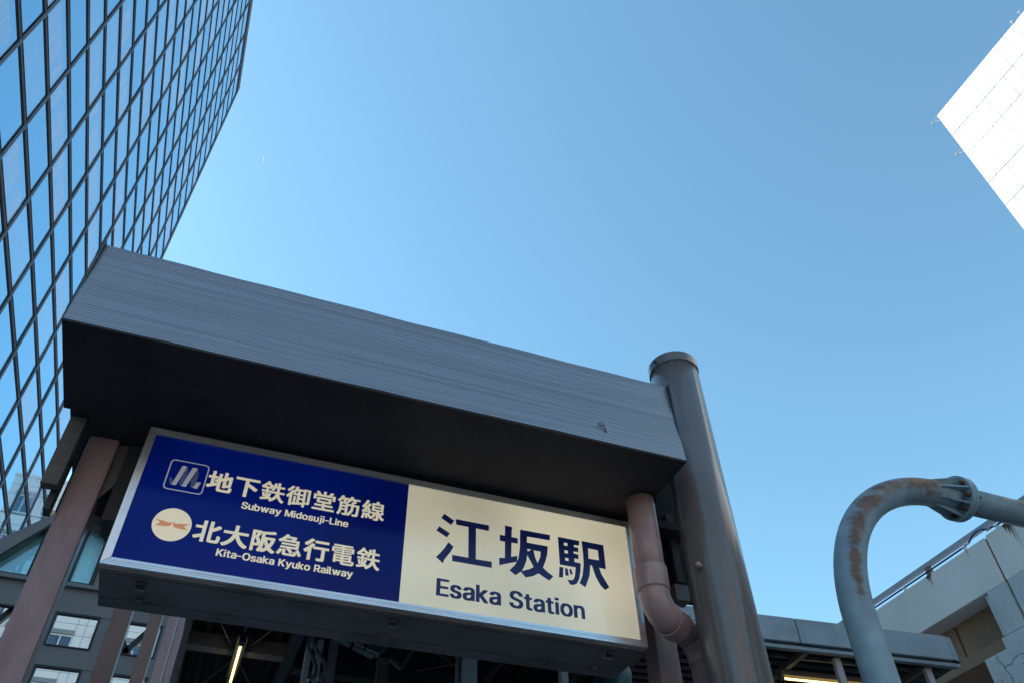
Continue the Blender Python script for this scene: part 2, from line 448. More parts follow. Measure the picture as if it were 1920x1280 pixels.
# the rest of the curtain wall (beyond the part in view)
rest = MB()
for j in range(-12, 23):
    for k in range(-9, 7):
        if j >= -7 and k >= -3: continue
        y0 = ty(k) + .13; z0 = tz(j) + .25
        rest.box(TX - .05, TX - .02, y0, y0 + wp, z0, z0 + hp)
kind(rest.build('outer_panes', 'pane0', tower), 'stuff')
for j in range(-12, 25):
    z = tz(j) if j < 24 else 0
    if j == 24: continue
    b = MB().box(TX - .10, TX - .0, -7.5, yC, z - .22, z + .22)
    b.build('spandrel_band', 'band', tower)
    MB().box(TX, TX + .012, -7.5, yC - .02, z - .085, z + .085).build('band_rib', 'band_groove', tower)
for k in range(-9, 8):
    y = ty(k) if k < 7 else yC - .06
    MB().box(TX + .001, TX + .05, y - .075, y + .075, 2.2, tz(23) + .25).build('mullion', 'mullion', tower)
    MB().box(TX + .051, TX + .075, y - .03, y + .03, 2.2, tz(23) + .25).build('mullion_cap', 'mullion', tower)
MB().box(TX - .1, TX + .05, -7.5, yC, tz(23) + .25, tz(23) + .95).build('parapet', 'band_groove', tower)
MB().box(TX + .0, TX + .09, -7.5, yC + .02, tz(23) + .97, tz(23) + 1.16).build('roof_strip', 'strip', tower)
MB().box(TX - .6, TX + .04, -7.5, yC, tz(23) + 1.18, zT).build('coping', 'band', tower)
MB().box(TX - 22, TX + .08, yC, yC + .12, 0, zT).build('corner_wall', 'mullion', tower)

# ------------------------------------------------------------------ white tower (upper right)
WX = 45.0
wt = thing('white_tower', (WX, 18.5, 0), 'sunlit plain white tower of large flat panels cut by the top right corner', 'tower building')
MB().box(WX + .05, WX + 30, -40, 18.42, 0, 59.6).build('wall', 'wjoint', wt)
rel = [1.290, 1.222, 1.161, 1.078, 1.017, .956, .895]
ys = [18.5]
first = 0.0178 * WX
while len(ys) < 17: ys.append(ys[-1] - (first if len(ys) == 1 else .0199 * WX))
for r_ in range(6):
    z1 = 1.6 + rel[r_] * WX; z0 = 1.6 + rel[r_ + 1] * WX
    gg = .034
    for c in range(16):
        y1, y0 = ys[c], ys[c + 1]
        if r_ > 0 and c == 0: pass
        MB().box(WX + random.uniform(-.006, .006), WX + .05, y0 + .013, y1 - .013, z0 + gg, z1 - (gg if r_ else 0)).build('cladding_panel', 'wtile', wt)
lo = MB()
z = 1.6 + rel[-1] * WX
while z > 2:
    for c in range(40):
        lo.box(WX, WX + .05, 18.5 - (c + 1) * .9 + .01, 18.5 - c * .9 - .01, z - 3 + .028, z - .028)
    z -= 3
kind(lo.build('lower_panels', 'wtile', wt), 'stuff')
up = MB()
for c in range(16, 60):
    y1 = ys[16] - (c - 16) * .8955
    for r_ in range(6):
        up.box(WX, WX + .05, y1 - .885, y1 - .01, 1.6 + rel[r_ + 1] * WX + .028, 1.6 + rel[r_] * WX - .028)
kind(up.build('upper_panels', 'wtile', wt), 'stuff')
MB().box(WX + .05, WX + 30, 18.425, 18.5, 0, 59.6).build('end_wall', 'wtile', wt)
def flood(y, z, lab):
    t = thing('floodlight', (WX + .1, y, z), lab, 'floodlight', 'small lamps on brackets along the white tower')
    MB().tube([(WX + .12, y - .62, z + .28), (WX, y - .04, z + .02)], .022, 8).build('bracket', 'wtile', t)
    MB().tube([(WX + .12, y - .62, z - .45), (WX, y - .04, z - .02)], .02, 8).build('bracket', 'wtile', t)
    h = MB(); h.tube([(WX - .02, y - .10, z), (WX - .02, y + .02, z + .0), (WX - .02, y + .12, z)], [.04, .08, .06], 10)
    h.build('lamp_head', 'wtile', t, True)
flood(19.05, 59.45, 'small white lamp on brackets at the top corner of the white tower')
flood(19.0, 54.75, 'small white lamp on brackets just below the top corner of the white tower')
t = thing('roof_lamp', (WX, 10.4, 59.6), 'tiny white lamp on the roof edge of the white tower near the photo edge', 'lamp', 'small lamps on brackets along the white tower')
MB().tube([(WX + .1, 10.4, 59.5), (WX - .1, 10.4, 59.78)], .05, 8).build('stem', 'wtile', t)
MB().tube([(WX - .1, 10.3, 59.80), (WX - .1, 10.5, 59.86)], .07, 10).build('lamp_head', 'wtile', t)
t = thing('roof_aerial', (WX, 9.7, 59.6), 'tiny pale aerial rising above the roof edge of the white tower', 'aerial')
MB().tube([(WX + .1, 9.7, 59.5), (WX - .1, 9.65, 59.95)], .03, 6).build('rod', 'wtile', t)
MB().tube([(WX - .1, 9.5, 59.94), (WX - .1, 9.78, 59.98)], .03, 6).build('crossbar', 'wtile', t)

# ------------------------------------------------------------------ tiled building far behind
TB = 72.0
tb = thing('tiled_building', (-14, TB, 0), 'pale tiled office building seen through the bridge windows and mirrored in the glass tower', 'office building')
MB().box(-34, -4.17, TB + .06, TB + 20, 0, 45.0).build('wall', 'fjoint', tb)
win = [(-31.7, -29.85), (-28.45, -26.6), (-25.2, -23.35), (-21.95, -20.1), (-18.8, -16.95), (-15.55, -13.7), (-12.3, -10.45), (-9.05, -7.2), (-6.5, -4.9)]
wz = [43.0 - 3.95 * i for i in range(11)]
cuts = sorted(set([-34.0, -4.17] + [a for w in win for a in w] + [(win[i][1] + win[i + 1][0]) / 2 for i in range(len(win) - 1)]))
bulk = MB()
for fi, ztop in enumerate(wz):
    rows = [(ztop + .15, ztop + 1.1), (ztop + 1.1, ztop + 2.05 if fi else 45.0), (ztop - 1.75, ztop + .15)]
    for ri, (z0, z1) in enumerate(rows):
        for ci in range(len(cuts) - 1):
            x0, x1 = cuts[ci], cuts[ci + 1]
            if ri == 2 and any(abs(x0 - w[0]) < .01 for w in win): continue
            if ri == 2: pass
            vis = (fi in (0, 1, 2, 3, 4)) and x0 > -19 
            tgt = MB() if vis else bulk
            tgt.box(x0 + .02, x1 - .02, TB - random.uniform(0, .012), TB + .06, z0 + .02, z1 - .02)
            if vis: tgt.build('tile', 'ftile', tb)
    for (a, b_) in win:
        zt, zb = ztop, ztop - 1.6
        w = MB().box(a, b_, TB - .05, TB + .05, zt, zt + .12)
        w.box(a, b_, TB - .05, TB + .05, zb - .13, zb).box(a, a + .1, TB - .05, TB + .05, zb, zt).box(b_ - .1, b_, TB - .05, TB + .05, zb, zt)
        w.box((a + b_) / 2 - .05, (a + b_) / 2 + .05, TB - .045, TB + .05, zb, zt)
        fr = w.build('window', 'wframe', tb)
        gl = MB().box(a + .1, b_ - .1, TB + .02, TB + .05, zb, zt).build('window_glass', 'fglass')
        gl.parent = fr
        MB().box(a - .02, b_ + .02, TB - .16, TB - .0, zt + .15, zt + .5).build('lintel_shade', 'fjoint', tb)  # shade above each window, put in as a dark band
MB().box(-16.5, -15.0, TB - .2, TB - .02, 41.25, 42.0).build('beige_panel', 'beige', tb)
kind(bulk.build('far_tiles', 'ftile', tb), 'stuff')
MB().box(-34.1, -4.1, TB - .1, TB + .3, 45.0, 45.25).build('coping', 'ftile', tb)


# ------------------------------------------------------------------ unseen buildings behind the camera, added to bounce warm light
def block(name, x0, x1, yf, depth, h, mat, lab, nwin, fl):
    t = thing(name, (x0, yf, 0), lab, 'office building')
    MB().box(x0, x1, yf - depth, yf, 0, h).build('wall', mat, t)
    w = MB(); fr = MB()
    step = (x1 - x0) / nwin
    z = 4.2
    while z < h - 2:
        for i in range(nwin):
            a = x0 + step * i + step * .22; b_ = a + step * .56
            w.box(a, b_, yf - .02, yf + .01, z, z + fl * .5)
            fr.box(a - .08, b_ + .08, yf, yf + .12, z - .12, z).box(a - .08, b_ + .08, yf, yf + .06, z + fl * .5, z + fl * .5 + .08)
        z += fl
    w.build('window', 'fglass', t); fr.build('sill', 'wframe', t)
    MB().box(x0 - .2, x1 + .2, yf - depth, yf + .25, h, h + .5).build('coping', mat, t)
M['beige_wall'] = paint('beige_tile_wall', (0.66, 0.52, 0.40), 0.7, 0, 0.06, .5, 0)
M['pink_wall'] = paint('pinkish_tile_wall', (0.60, 0.44, 0.37), 0.7, 0, 0.06, .5, 0)
block('bounce_building', -32, -6, -40, 16, 23, 'beige_wall', 'beige tiled office block behind the viewer, added unseen to bounce warm light', 9, 3.6)
block('bounce_building', -4, 16, -42, 16, 27, 'pink_wall', 'pinkish tiled office block behind the viewer, added unseen to bounce warm light', 7, 3.7)

# ------------------------------------------------------------------ footbridge (glazed, grey frame)
def S(v): return 1.6 + 2 * (v - 1.6)
BY = 18.0
br = thing('footbridge', (-3, BY, 0), 'grey steel framed glazed walkway with sloping roof edge behind the left post', 'footbridge')
fx = lambda v: 2 * v
def beam(x0, x1, z0, z1, d=.5, y=BY, mat='grey_bridge', name='frame_beam', back=None):
    return MB().box(fx(x0), fx(x1), y, y + d, S(z0), S(z1)).build(name, mat, br)
# floor bands
beam(-4.0, 0.1, 5.535, 5.80, .12)
beam(-4.0, 0.1, 5.80, 5.84, .5, BY - .12, name='ledge')
beam(-4.0, 0.1, 4.985, 5.18, .12)
beam(-4.0, 0.1, 4.0, 4.55, .12)
cols = [(-2.79, -2.60), (-2.168, -1.975 + .0), (-1.736 + .19 - .19, -1.545), (-1.113, -.922), (-.49, -.30)]
cols = [(-2.98, -2.79), (-2.36, -2.168), (-1.736, -1.545), (-1.113, -.922), (-.49, -.30)]
for a, b_ in cols:
    beam(a, b_, 5.18, 5.535, .10, BY + .015, name='stud')
    beam(a, b_, 4.55, 4.985, .10, BY + .015, name='stud')
for a, b_ in [(-2.79, -2.36), (-2.168, -1.736), (-1.545, -1.113), (-.922, -.49)]:
    for z0, z1 in ((5.18, 5.535), (4.55, 4.985)):
        g_ = .020
        w = MB().box(fx(a), fx(b_), BY - .03, BY + .08, S(z1 - g_), S(z1)).box(fx(a), fx(b_), BY - .03, BY + .08, S(z0), S(z0 + g_ * .7))
        w.box(fx(a), fx(a + g_), BY - .03, BY + .08, S(z0 + g_ * .7), S(z1 - g_)).box(fx(b_ - g_), fx(b_), BY - .03, BY + .08, S(z0 + g_ * .7), S(z1 - g_))
        w.build('window_frame', 'bridge_dark', br)
# cross braces in the side bays
for a, b_ in [((-2.30, 4.98), (-1.95, 5.56)), ((-.97, 5.54), (-.60, 4.98)), ((-.60, 5.54), (-.97, 4.98))]:
    MB().bar((fx(a[0]), BY + .22, S(a[1])), (fx(b_[0]), BY + .22, S(b_[1])), .12, .12, (0, 1, 0)).build('brace', 'bridge_dark', br)
# upper glazing with 45 degree roof line
pane1 = [(-2.79, 5.84), (-1.952, 5.84), (-1.952, 6.50), (-2.01, 6.44), (-2.61, 5.86)]
def poly(name, pts, y0, y1, mat):
    return MB().prism([(fx(a), S(b)) for a, b in pts], 'y', y0, y1).build(name, mat, br)
poly('glass_pane', [(-2.62, 5.84), (-1.955, 5.84), (-1.955, 6.498), ], BY + .1, BY + .13, 'bglass')
poly('glass_pane', [(-1.54, 5.843), (-1.345, 5.843), (-1.345, 6.44), (-1.54, 6.50)], BY + .1, BY + .13, 'bglass2')
poly('roof_edge', [(-2.66, 5.86), (-2.62, 5.56), (-1.74, 6.70), (-1.74, 6.78)], BY - .15, BY + .8, 'grey_bridge')
poly('gasket', [(-2.62, 5.56), (-2.59, 5.56), (-1.74, 6.67), (-1.74, 6.70)], BY - .12, BY + .5, 'bridge_dark')
poly('roof_edge', [(-1.74, 6.74), (-1.74, 6.66), (-1.2, 6.33), (-1.2, 6.50)], BY - .15, BY + .8, 'bridge_dark')
beam(-2.6, -1.93, 5.84, 5.868, .1, BY - .05, 'bridge_dark', 'gasket')
beam(-1.955, -1.925, 5.868, 6.50, .2, BY - .05, 'bridge_dark', 'gasket')
beam(-1.925, -1.56, 5.84, 6.52, .3, BY, 'grey_bridge', 'panel')
beam(-1.56, -1.54, 5.868, 6.52, .2, BY - .05, 'bridge_dark', 'gasket')
beam(-1.56, -1.30, 5.84, 5.868, .1, BY - .05, 'bridge_dark', 'gasket')
beam(-1.345, -1.30, 5.868, 6.44, .2, BY - .05, 'bridge_dark', 'gasket')
beam(-1.30, -.9, 5.84, 6.33, .3, BY, 'grey_bridge', 'panel')
for a in (-2.4, -1.2, 0.0):
    MB().box(fx(a), fx(a) + .4, BY + .7, BY + 1.1, 0, S(4.0)).build('pillar', 'grey_bridge', br)

# ------------------------------------------------------------------ viaduct
VX = 16.0
def vz(v): return 1.6 + VX * (v - 1.6)
via = thing('viaduct', (VX, 10, 0), 'raised concrete road viaduct with grey guard rail and stained parapet at right', 'viaduct')
zp0, zp1 = vz(2.1275), vz(2.195)
jy = [60.0, 31.3, 21.25, 11.2, 1.2, -8.8, -18.8, -60]
for i in range(len(jy) - 1):
    MB().box(VX, VX + .30, jy[i + 1] + .03, jy[i] - .03, zp0, zp1 + (.02 if i % 2 else 0)).build('parapet_panel', 'concrete', via, bevel=.012)
for y in jy[1:-1]:
    MB().box(VX + .05, VX + .25, y - .03, y + .03, zp0 + .02, zp1 - .02).build('joint_filler', 'rust', via)
MB().box(VX + .31, VX + 14, -60, 60, zp0 - .0, zp0 + .35).build('road_deck', 'concrete', via)
MB().box(VX + .05, VX + .549, -60, 60, zp0 - .003, zp0 - .001 + .0015).build('soffit_strip', 'concrete', via)
# girder web panels, set back
gy = [60, 45, 29, 13.35, 11.77]
for a, b_ in ((60, 45.03), (44.97, 29.03), (28.97, 13.40), (13.33, 11.30)):
    MB().box(VX + .55, VX + .9, b_, a, vz(2.058), zp0 - .004).build('girder_web', 'concrete_brown', via)
MB().box(VX + .62, VX + .9, 13.33, 13.40, vz(2.058), zp0 - .01).build('joint_filler', 'crack', via)
MB().box(VX + .0, VX + .52, 11.23, 11.76, vz(2.0655), zp0 - .004).build('pilaster', 'concrete_pale', via, bevel=.01)
MB().box(VX + .06, VX + .52, 11.765, 11.88, vz(2.068), zp0 - .03).build('pilaster_edge', 'concrete_pale', via)
MB().box(VX + .0, VX + .52, 2, 11.15, vz(2.0655), zp0 - .004).build('end_block', 'concrete_pale', via, bevel=.01)
MB().box(VX + .05, VX + 1.2, 11.9, 60, vz(2.051), vz(2.0665)).build('bottom_flange', 'concrete_brown', via)
MB().box(VX + .0, VX + 1.2, -20, 11.9, vz(2.051), vz(2.0650)).build('bottom_flange', 'concrete_pale', via)
MB().box(VX + 1.2, VX + 13, -60, 60, vz(2.046), vz(2.051) + .3).build('underside', 'dark', via)
# rail, posts
MB().box(VX + .10, VX + .22, -60, 60, vz(2.2105), vz(2.2175)).build('guard_rail', 'rail', via, bevel=.01)
for y in [10.62 + 2.47 * i for i in range(-8, 14)]:
    p = MB().prism([(VX + .10, zp1 - .0), (VX + .26, zp1), (VX + .20, vz(2.2105)), (VX + .12, vz(2.2105))], 'y', y - .07, y + .07)
    p.build('rail_post', 'concrete_brown', via)
# rusty run-off stains under the posts (thin flakes on the concrete)
def stain(y, h, w, name='stain'):
    pts = [(y - w, zp1 - .004), (y + w, zp1 - .004), (y + w * .3, zp1 - h * .5), (y - w * .1, zp1 - h), (y - w * .5, zp1 - h * .45)]
    MB().prism([(a, b_) for a, b_ in pts], 'x', VX - .004, VX - .001).build(name, 'rust', via)
for y_, h_, w_ in ((13.02, .30, .035), (13.08, .16, .05), (12.97, .10, .03), (10.50, .50, .035), (10.56, .30, .06), (10.63, .22, .045), (10.44, .72, .012), (15.5, .2, .04), (11.77, .25, .008)):
    stain(y_, h_, w_)
# cable with clips
cab = thing('cable', (VX - .02, 12, zp1 + .09), 'thin blue cable clipped along the top of the viaduct parapet', 'cable')
pts = [(VX + .02, y, zp1 + .085) for y in (40, 30, 20, 15, 13, 11.9)] + [(VX - .0, 11.62, zp1 + .10), (VX - .02, 11.48, zp1 + .165), (VX - .02, 11.34, zp1 + .20), (VX - .02, 11.2, zp1 + .19), (VX - .0, 11.02, zp1 + .11)] + \
      [(VX + .02, y, zp1 + .085) for y in (10.7, 10, 5, 0)]
MB().tube(pts, .022, 8).build('sheath', 'cable', cab, True)
for y in (17.5, 13.87, 11.80, 10.80, 7.5):
    MB().box(VX + .0, VX + .14, y - .03, y + .03, zp1 + .002, zp1 + .055).build('clip', 'alu', cab)
    MB().tube([(VX + .02, y - .05, zp1 + .085), (VX + .02, y + .05, zp1 + .085)], .036, 8).build('clip', 'alu', cab)
for y in (11.66, 11.02):
    MB().tube([(VX + .01, y - .05, zp1 + .10), (VX + .01, y + .05, zp1 + .10)], .032, 8).build('clip', 'alu', cab)
# pier cap
PX = 14.5
pc = thing('pier_cap', (PX, 8, 0), 'pale cracked concrete block under the viaduct at the lower right corner', 'pier')
pz = 1.6 + .451 * PX
MB().box(PX, PX + 5, 2, 11.36, 6.2, pz).build('cap', 'concrete_pale', pc, bevel=.02)
MB().box(PX + .8, PX + 4.4, 4, 9.5, 0, 6.2).build('shaft', 'concrete_pale', pc)
def crack(pts, w):
    m = MB()
    for (a, b_), (c, d) in zip(pts[:-1], pts[1:]):
        dy, dz = c - a, d - b_; L = math.hypot(dy, dz); ny, nz = -dz / L * w / 2, dy / L * w / 2
        m.add([(PX - .003, a - ny, b_ - nz), (PX - .003, a + ny, b_ + nz), (PX - .003, c + ny, d + nz), (PX - .003, c - ny, d - nz)], [(0, 1, 2, 3)])
    m.build('crack', 'crack', pc)
crack([(11.05, pz - .02), (11.06, pz - .12), (10.99, pz - .24), (11.0, pz - .34), (10.93, pz - .46), (10.95, pz - .58), (10.90, pz - .8)], .012)
crack([(11.0, pz - .30), (10.90, pz - .27), (10.84, pz - .30), (10.72, pz - .22), (10.55, pz - .2), (10.4, pz - .24), (10.2, pz - .15)], .012)
cr_ = random.Random(3)
pits = MB()
for i in range(60):
    y = cr_.uniform(9.8, 11.2); z = cr_.uniform(pz - .9, pz - .05); s_ = cr_.uniform(.006, .014)
    pits.add([(PX - .002, y - s_, z), (PX - .002, y, z - s_), (PX - .002, y + s_, z), (PX - .002, y, z + s_)], [(0, 1, 2, 3)])
kind(pits.build('pits', 'crack', pc), 'stuff')

# ------------------------------------------------------------------ station roof
ang = math.atan2(-.094, .996)
U2 = Vector((cos(ang), sin(ang), 0)); N2 = Vector((-sin(ang), cos(ang), 0))
P0 = Vector((4, 8, 0))
def Q(s, n, z): v = P0 + U2 * s + N2 * n; return (v.x, v.y, z)
def qbox(mb, s0, s1, n0, n1, z0, z1):
    return mb.add([Q(s0, n0, z0), Q(s1, n0, z0), Q(s1, n1, z0), Q(s0, n1, z0), Q(s0, n0, z1), Q(s1, n0, z1), Q(s1, n1, z1), Q(s0, n1, z1)],
                  [(0, 3, 2, 1), (4, 5, 6, 7), (0, 1, 5, 4), (1, 2, 6, 5), (2, 3, 7, 6), (3, 0, 4, 7)])
sr = thing('station_roof', (7, 9, 0), 'slate grey flat canopy roof edge of the station between round column and viaduct', 'canopy roof')
for s0, s1 in ((-3.0, -.15), (-.14, 2.862), (2.874, 5.10)):
    qbox(MB(), s0, s1, 0, .08, 5.865, 6.185).build('fascia_panel', 'slate', sr, bevel=.012)
qbox(MB(), 2.862, 2.874, .02, .06, 5.87, 6.17).build('joint_filler', 'crack', sr)
# rounded end of the fascia
e = MB(); n = 8; ring = []
for i in range(n + 1):
    a = pi / 2 * i / n
    ring.append((5.10 + .16 * sin(a), .16 - .16 * cos(a)))
ring.append((5.26, 3.2))
for i in range(len(ring) - 1):
    (a, b_), (c, d) = ring[i], ring[i + 1]
    e.add([Q(a, b_, 5.865), Q(c, d, 5.865), Q(c, d, 6.18), Q(a, b_, 6.18)], [(0, 1, 2, 3)])
e.build('fascia_end', 'slate', sr, True)
qbox(MB(), -3, 5.2, .05, .12, 5.800, 5.845).build('drip_edge', 'slate', sr)
qbox(MB(), -3, 5.24, .09, .16, 5.845, 5.87).build('recess', 'bridge_dark', sr)
qbox(MB(), -3, 5.24, .10, 5.2, 6.0, 6.15).build('roof_deck', 'deck', sr)
for i in range(24):
    qbox(MB(), -3, 5.2, .22 + i * .205, .222 + i * .205 + .03, 5.86, 5.90).build('ceiling_slat', 'case', sr)
for s0 in (-1.6, .95, 2.95, 4.75):
    qbox(MB(), s0, s0 + .07, .13, 5.0, 5.79, 5.859).build('cross_beam', 'tan', sr)
for s0 in (.2, 3.4, 4.73):
    m_ = MB(); qbox(m_, s0, s0 + .09, .16, .22, 0, 5.797)
    m_.build('post', 'lav', sr)
qbox(MB(), -3, 9, 5.2, 5.3, 0, 6.1).build('back_wall', 'deck', sr)
lt = thing('station_tube_lamp', Q(3.2, .6, 5.7), 'lit fluorescent tube under the station roof right of the round column', 'lamp')
l2 = MB().tube([Q(2.95, .68, 5.70), Q(4.1, .68, 5.70)], .014, 10).build('tube', 'tube', lt, True)
lh = MB(); qbox(lh, 2.92, 4.13, .64, .74, 5.735, 5.80); lh.build('housing', 'tan', lt)
lh = MB(); qbox(lh, 2.91, 2.95, .65, .71, 5.67, 5.735); qbox(lh, 4.10, 4.14, .65, .71, 5.67, 5.735); lh.build('lamp_holder', 'tan', lt)

# ------------------------------------------------------------------ entrance canopy
cn = thing('entrance_canopy', (.7, 4.2, 0), 'dark ribbed box-beam canopy over the subway entrance on brown posts', 'canopy')
X0, X1 = -1.055, 2.464
YF, ZF, ZT_, YT_ = 3.33, 4.50, 5.150, 3.385
YB = 4.045
nr = 33
rr_ = random.Random(5)
# ribbed front sheet: real ribs in steps along x so that it is slightly wavy
nx = 24
vs, fs = [], []
prof = []
for i in range(nr):
    t0 = i / nr; t1 = (i + 1) / nr
    for t, d in ((t0, 0), (t0 + .62 * (t1 - t0), 0), (t0 + .72 * (t1 - t0), .0022), (t0 + .92 * (t1 - t0), .0022)):
        prof.append((t, d))
prof.append((1, 0))
for ix in range(nx + 1):
    x = X0 + (X1 - X0) * ix / nx
    for i, (t, d) in enumerate(prof):
        y = YF + (YT_ - YF) * t + d + .0035 * sin(ix * 1.3 + t * 5) * sin(t * 9 + ix * .45)
        z = ZF + .012 + (ZT_ - ZF - .012) * t
        vs.append((x, y, z))
npf = len(prof)
for ix in range(nx):
    for i in range(npf - 1):
        a = ix * npf + i
        fs.append((a, a + npf, a + npf + 1, a + 1))
ff = obj('front_fascia', vs, fs, 'fascia', cn)
smooth_angle(ff, 20)
# ribbed soffit
vs, fs = [], []
ns_ = 34
prof = []
for i in range(ns_):
    t0 = i / ns_; t1 = (i + 1) / ns_
    for t, d in ((t0, 0), (t0 + .6 * (t1 - t0), 0), (t0 + .7 * (t1 - t0), .0028), (t0 + .93 * (t1 - t0), .0028)): prof.append((t, d))
prof.append((1, 0))
for x in (X0, X1):
    for t, d in prof: vs.append((x, YF + .01 + (YB - YF - .01) * t, ZF + d))
npf = len(prof)
for i in range(npf - 1): fs.append((i, i + 1, i + 1 + npf, i + npf))
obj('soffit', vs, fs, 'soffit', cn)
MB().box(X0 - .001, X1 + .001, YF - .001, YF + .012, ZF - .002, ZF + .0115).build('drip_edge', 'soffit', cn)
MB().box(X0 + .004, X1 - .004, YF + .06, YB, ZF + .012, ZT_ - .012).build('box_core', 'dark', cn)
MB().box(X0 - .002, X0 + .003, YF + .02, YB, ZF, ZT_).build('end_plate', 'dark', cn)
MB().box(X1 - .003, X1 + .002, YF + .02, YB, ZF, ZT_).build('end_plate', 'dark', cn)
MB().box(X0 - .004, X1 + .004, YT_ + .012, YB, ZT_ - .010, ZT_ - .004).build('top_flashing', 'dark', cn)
# side fascias seen end-on behind the posts
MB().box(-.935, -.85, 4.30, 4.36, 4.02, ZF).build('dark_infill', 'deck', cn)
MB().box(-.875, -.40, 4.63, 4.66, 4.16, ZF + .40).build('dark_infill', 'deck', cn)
MB().bar((-.86, 4.64, 4.19), (-.40, 4.64, 4.08), .05, .09, (0, 1, 0)).build('infill_rail', 'brown2', cn)
for xa, xb, zb in ((-1.016, -.935, 4.055),):
    MB().box(xa, xb, 4.10, 7.5 if xa > 0 else 4.16, zb, ZF - .002).build('side_fascia', 'fascia_side', cn)
    MB().box(xa + .045, xb - .005, 4.18, 4.26, zb - .10, zb + .3).build('side_bracket', 'dark', cn)
MB().box(2.44, 3.00, 4.20, 4.24, 4.075, ZF + .9).build('side_panel', 'deck', cn)
MB().box(2.80, 2.855, 4.15, 4.195, 4.18, ZF + .2).build('side_fascia', 'soffit', cn)
MB().box(2.74, 2.84, 4.10, 4.19, 4.02, 4.13).build('side_bracket', 'case', cn)
MB().box(-1.02, -.19, 4.63, 4.9, ZF + .005, ZF + .3).build('side_soffit', 'dark', cn)
# main posts
def post(x0, x1, y0, y1, z1, mat='brown', bev=.012):
    return MB().box(x0, x1, y0, y1, 0, z1).build('post', mat, cn, bevel=bev)
post(-.918, -.755, 4.25, 4.37, ZF + .004, 'brown', .016)
post(2.64, 2.795, 4.27, 4.43, ZF + .15, 'brown')
# screen posts climbing with the stair on the left
for x0, y, w in ((-.828, 7.3, .15), (-.765, 10.5, .15), (-.70, 13.5, .15), (-.622, 16.0, .13)):
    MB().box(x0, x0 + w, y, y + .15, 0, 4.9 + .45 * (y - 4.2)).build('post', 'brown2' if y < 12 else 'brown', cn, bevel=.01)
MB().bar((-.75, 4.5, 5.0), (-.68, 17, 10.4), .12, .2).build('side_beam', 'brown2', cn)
# header above the sign
MB().box(-.75, 2.64, 4.46, 4.60, 4.33, 4.56).build('header_beam', 'dark', cn)
MB().box(X0 + .03, 2.9, 4.046, 4.62, 4.503, 4.56).build('rear_soffit', 'soffit', cn)
MB().box(-.70, -.60, 4.27, 4.45, 4.0, 4.495).build('sign_hanger', 'dark', cn)
# gusset plate by the left post
MB().prism([(-.755, 4.49), (-.62, 4.49), (-.66, 4.30), (-.755, 4.12)], 'y', 4.28, 4.30).build('gusset', 'fascia_side', cn)
# ribbed ceiling deck running back from the header
vs, fs = [], []
XD0, XD1, YD0, YD1 = -.19, 3.4, 4.62, 12.0
prof = []
x = XD0
while x < XD1:
    for dx, d in ((0, 0), (.05, 0), (.065, .045), (.125, .045)): prof.append((x + dx, d))
    x += .14
for y in (YD0, YD1):
    for px_, d in prof: vs.append((px_, y, 4.50 + d))
k = len(prof)
for i in range(k - 1): fs.append((i, i + 1, i + 1 + k, i + k))
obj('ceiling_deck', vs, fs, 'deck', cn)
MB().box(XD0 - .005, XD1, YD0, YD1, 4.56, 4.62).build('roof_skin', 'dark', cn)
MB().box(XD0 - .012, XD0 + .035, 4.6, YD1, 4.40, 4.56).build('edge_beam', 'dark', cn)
MB().box(-.18, .62, 6.63, 6.74, 4.385, 4.495).build('purlin', 'case', cn)
MB().box(.60, .685, 5.0, 12, 4.37, 4.495).build('rafter', 'dark', cn)
MB().box(.70, 3.2, 6.70, 6.82, 4.33, 4.47).build('purlin', 'dark', cn)
MB().box(2.30, 2.36, 5.0, 12, 4.40, 4.495).build('rafter', 'dark', cn)
MB().box(3.00, 3.06, 5.0, 12, 4.40, 4.495).build('rafter', 'dark', cn)
for a, b_ in (((.05, 6.2, 4.40), (.43, 7.35, 4.40)), ((.44, 6.22, 4.41), (.03, 7.47, 4.41)), ((1.6, 6.1, 4.42), (2.28, 6.68, 4.42)), ((2.3, 6.15, 4.43), (1.7, 6.68, 4.43))):
    MB().tube([a, b_], .0045, 6).build('brace_rod', 'tan', cn)
# inner posts
for x0, x1, y, z0, z1, mt in ((-.187, -.14, 6.0, 3.0, 4.395, 'case'), (.74, .785, 6.4, 0, 4.45, 'pale'), (.825, .872, 6.42, 0, 4.48, 'pale'),
                              (.925, .99, 6.4, 0, 4.49, 'lav'), (1.203, 1.283, 5.8, 0, 4.13, 'case'), (1.79, 1.905, 5.6, 0, 4.49, 'pale'), (2.68, 2.738, 5.8, 0, 4.49, 'pale')):
    MB().box(x0, x1, y, y + .07, z0 if z0 else 0, z1).build('inner_post', mt, cn, bevel=.004)
MB().box(1.752, 1.768, 5.62, 5.66, 0, 4.49).build('post_flange', 'lav', cn)
MB().box(1.768, 1.79, 5.64, 5.69, 0, 4.49).build('post_web', 'tan', cn)
MB().bar((.87, 5.8, 4.26), (1.20, 5.8, 4.155), .02, .02, (0, 1, 0)).build('tray_edge', 'strip', cn)
MB().bar((.87, 5.86, 4.30), (1.19, 5.86, 4.19), .10, .07, (0, 1, 0)).build('cable_tray', 'hose', cn)
MB().bar((1.17, 5.86, 4.18), (1.30, 5.86, 4.34), .09, .055, (0, 1, 0)).build('cable_tray', 'hose', cn)
for x in (.99, 1.09):
    MB().box(x, x + .012, 5.78, 5.92, 4.17, 4.33).build('tray_strap', 'band', cn)
MB().bar((1.33, 6.0, 4.215), (1.425, 6.0, 4.155), .03, .03, (0, 1, 0)).build('v_bracket', 'case', cn)
MB().bar((1.425, 6.0, 4.155), (1.53, 6.0, 4.34), .03, .03, (0, 1, 0)).build('v_bracket', 'case', cn)
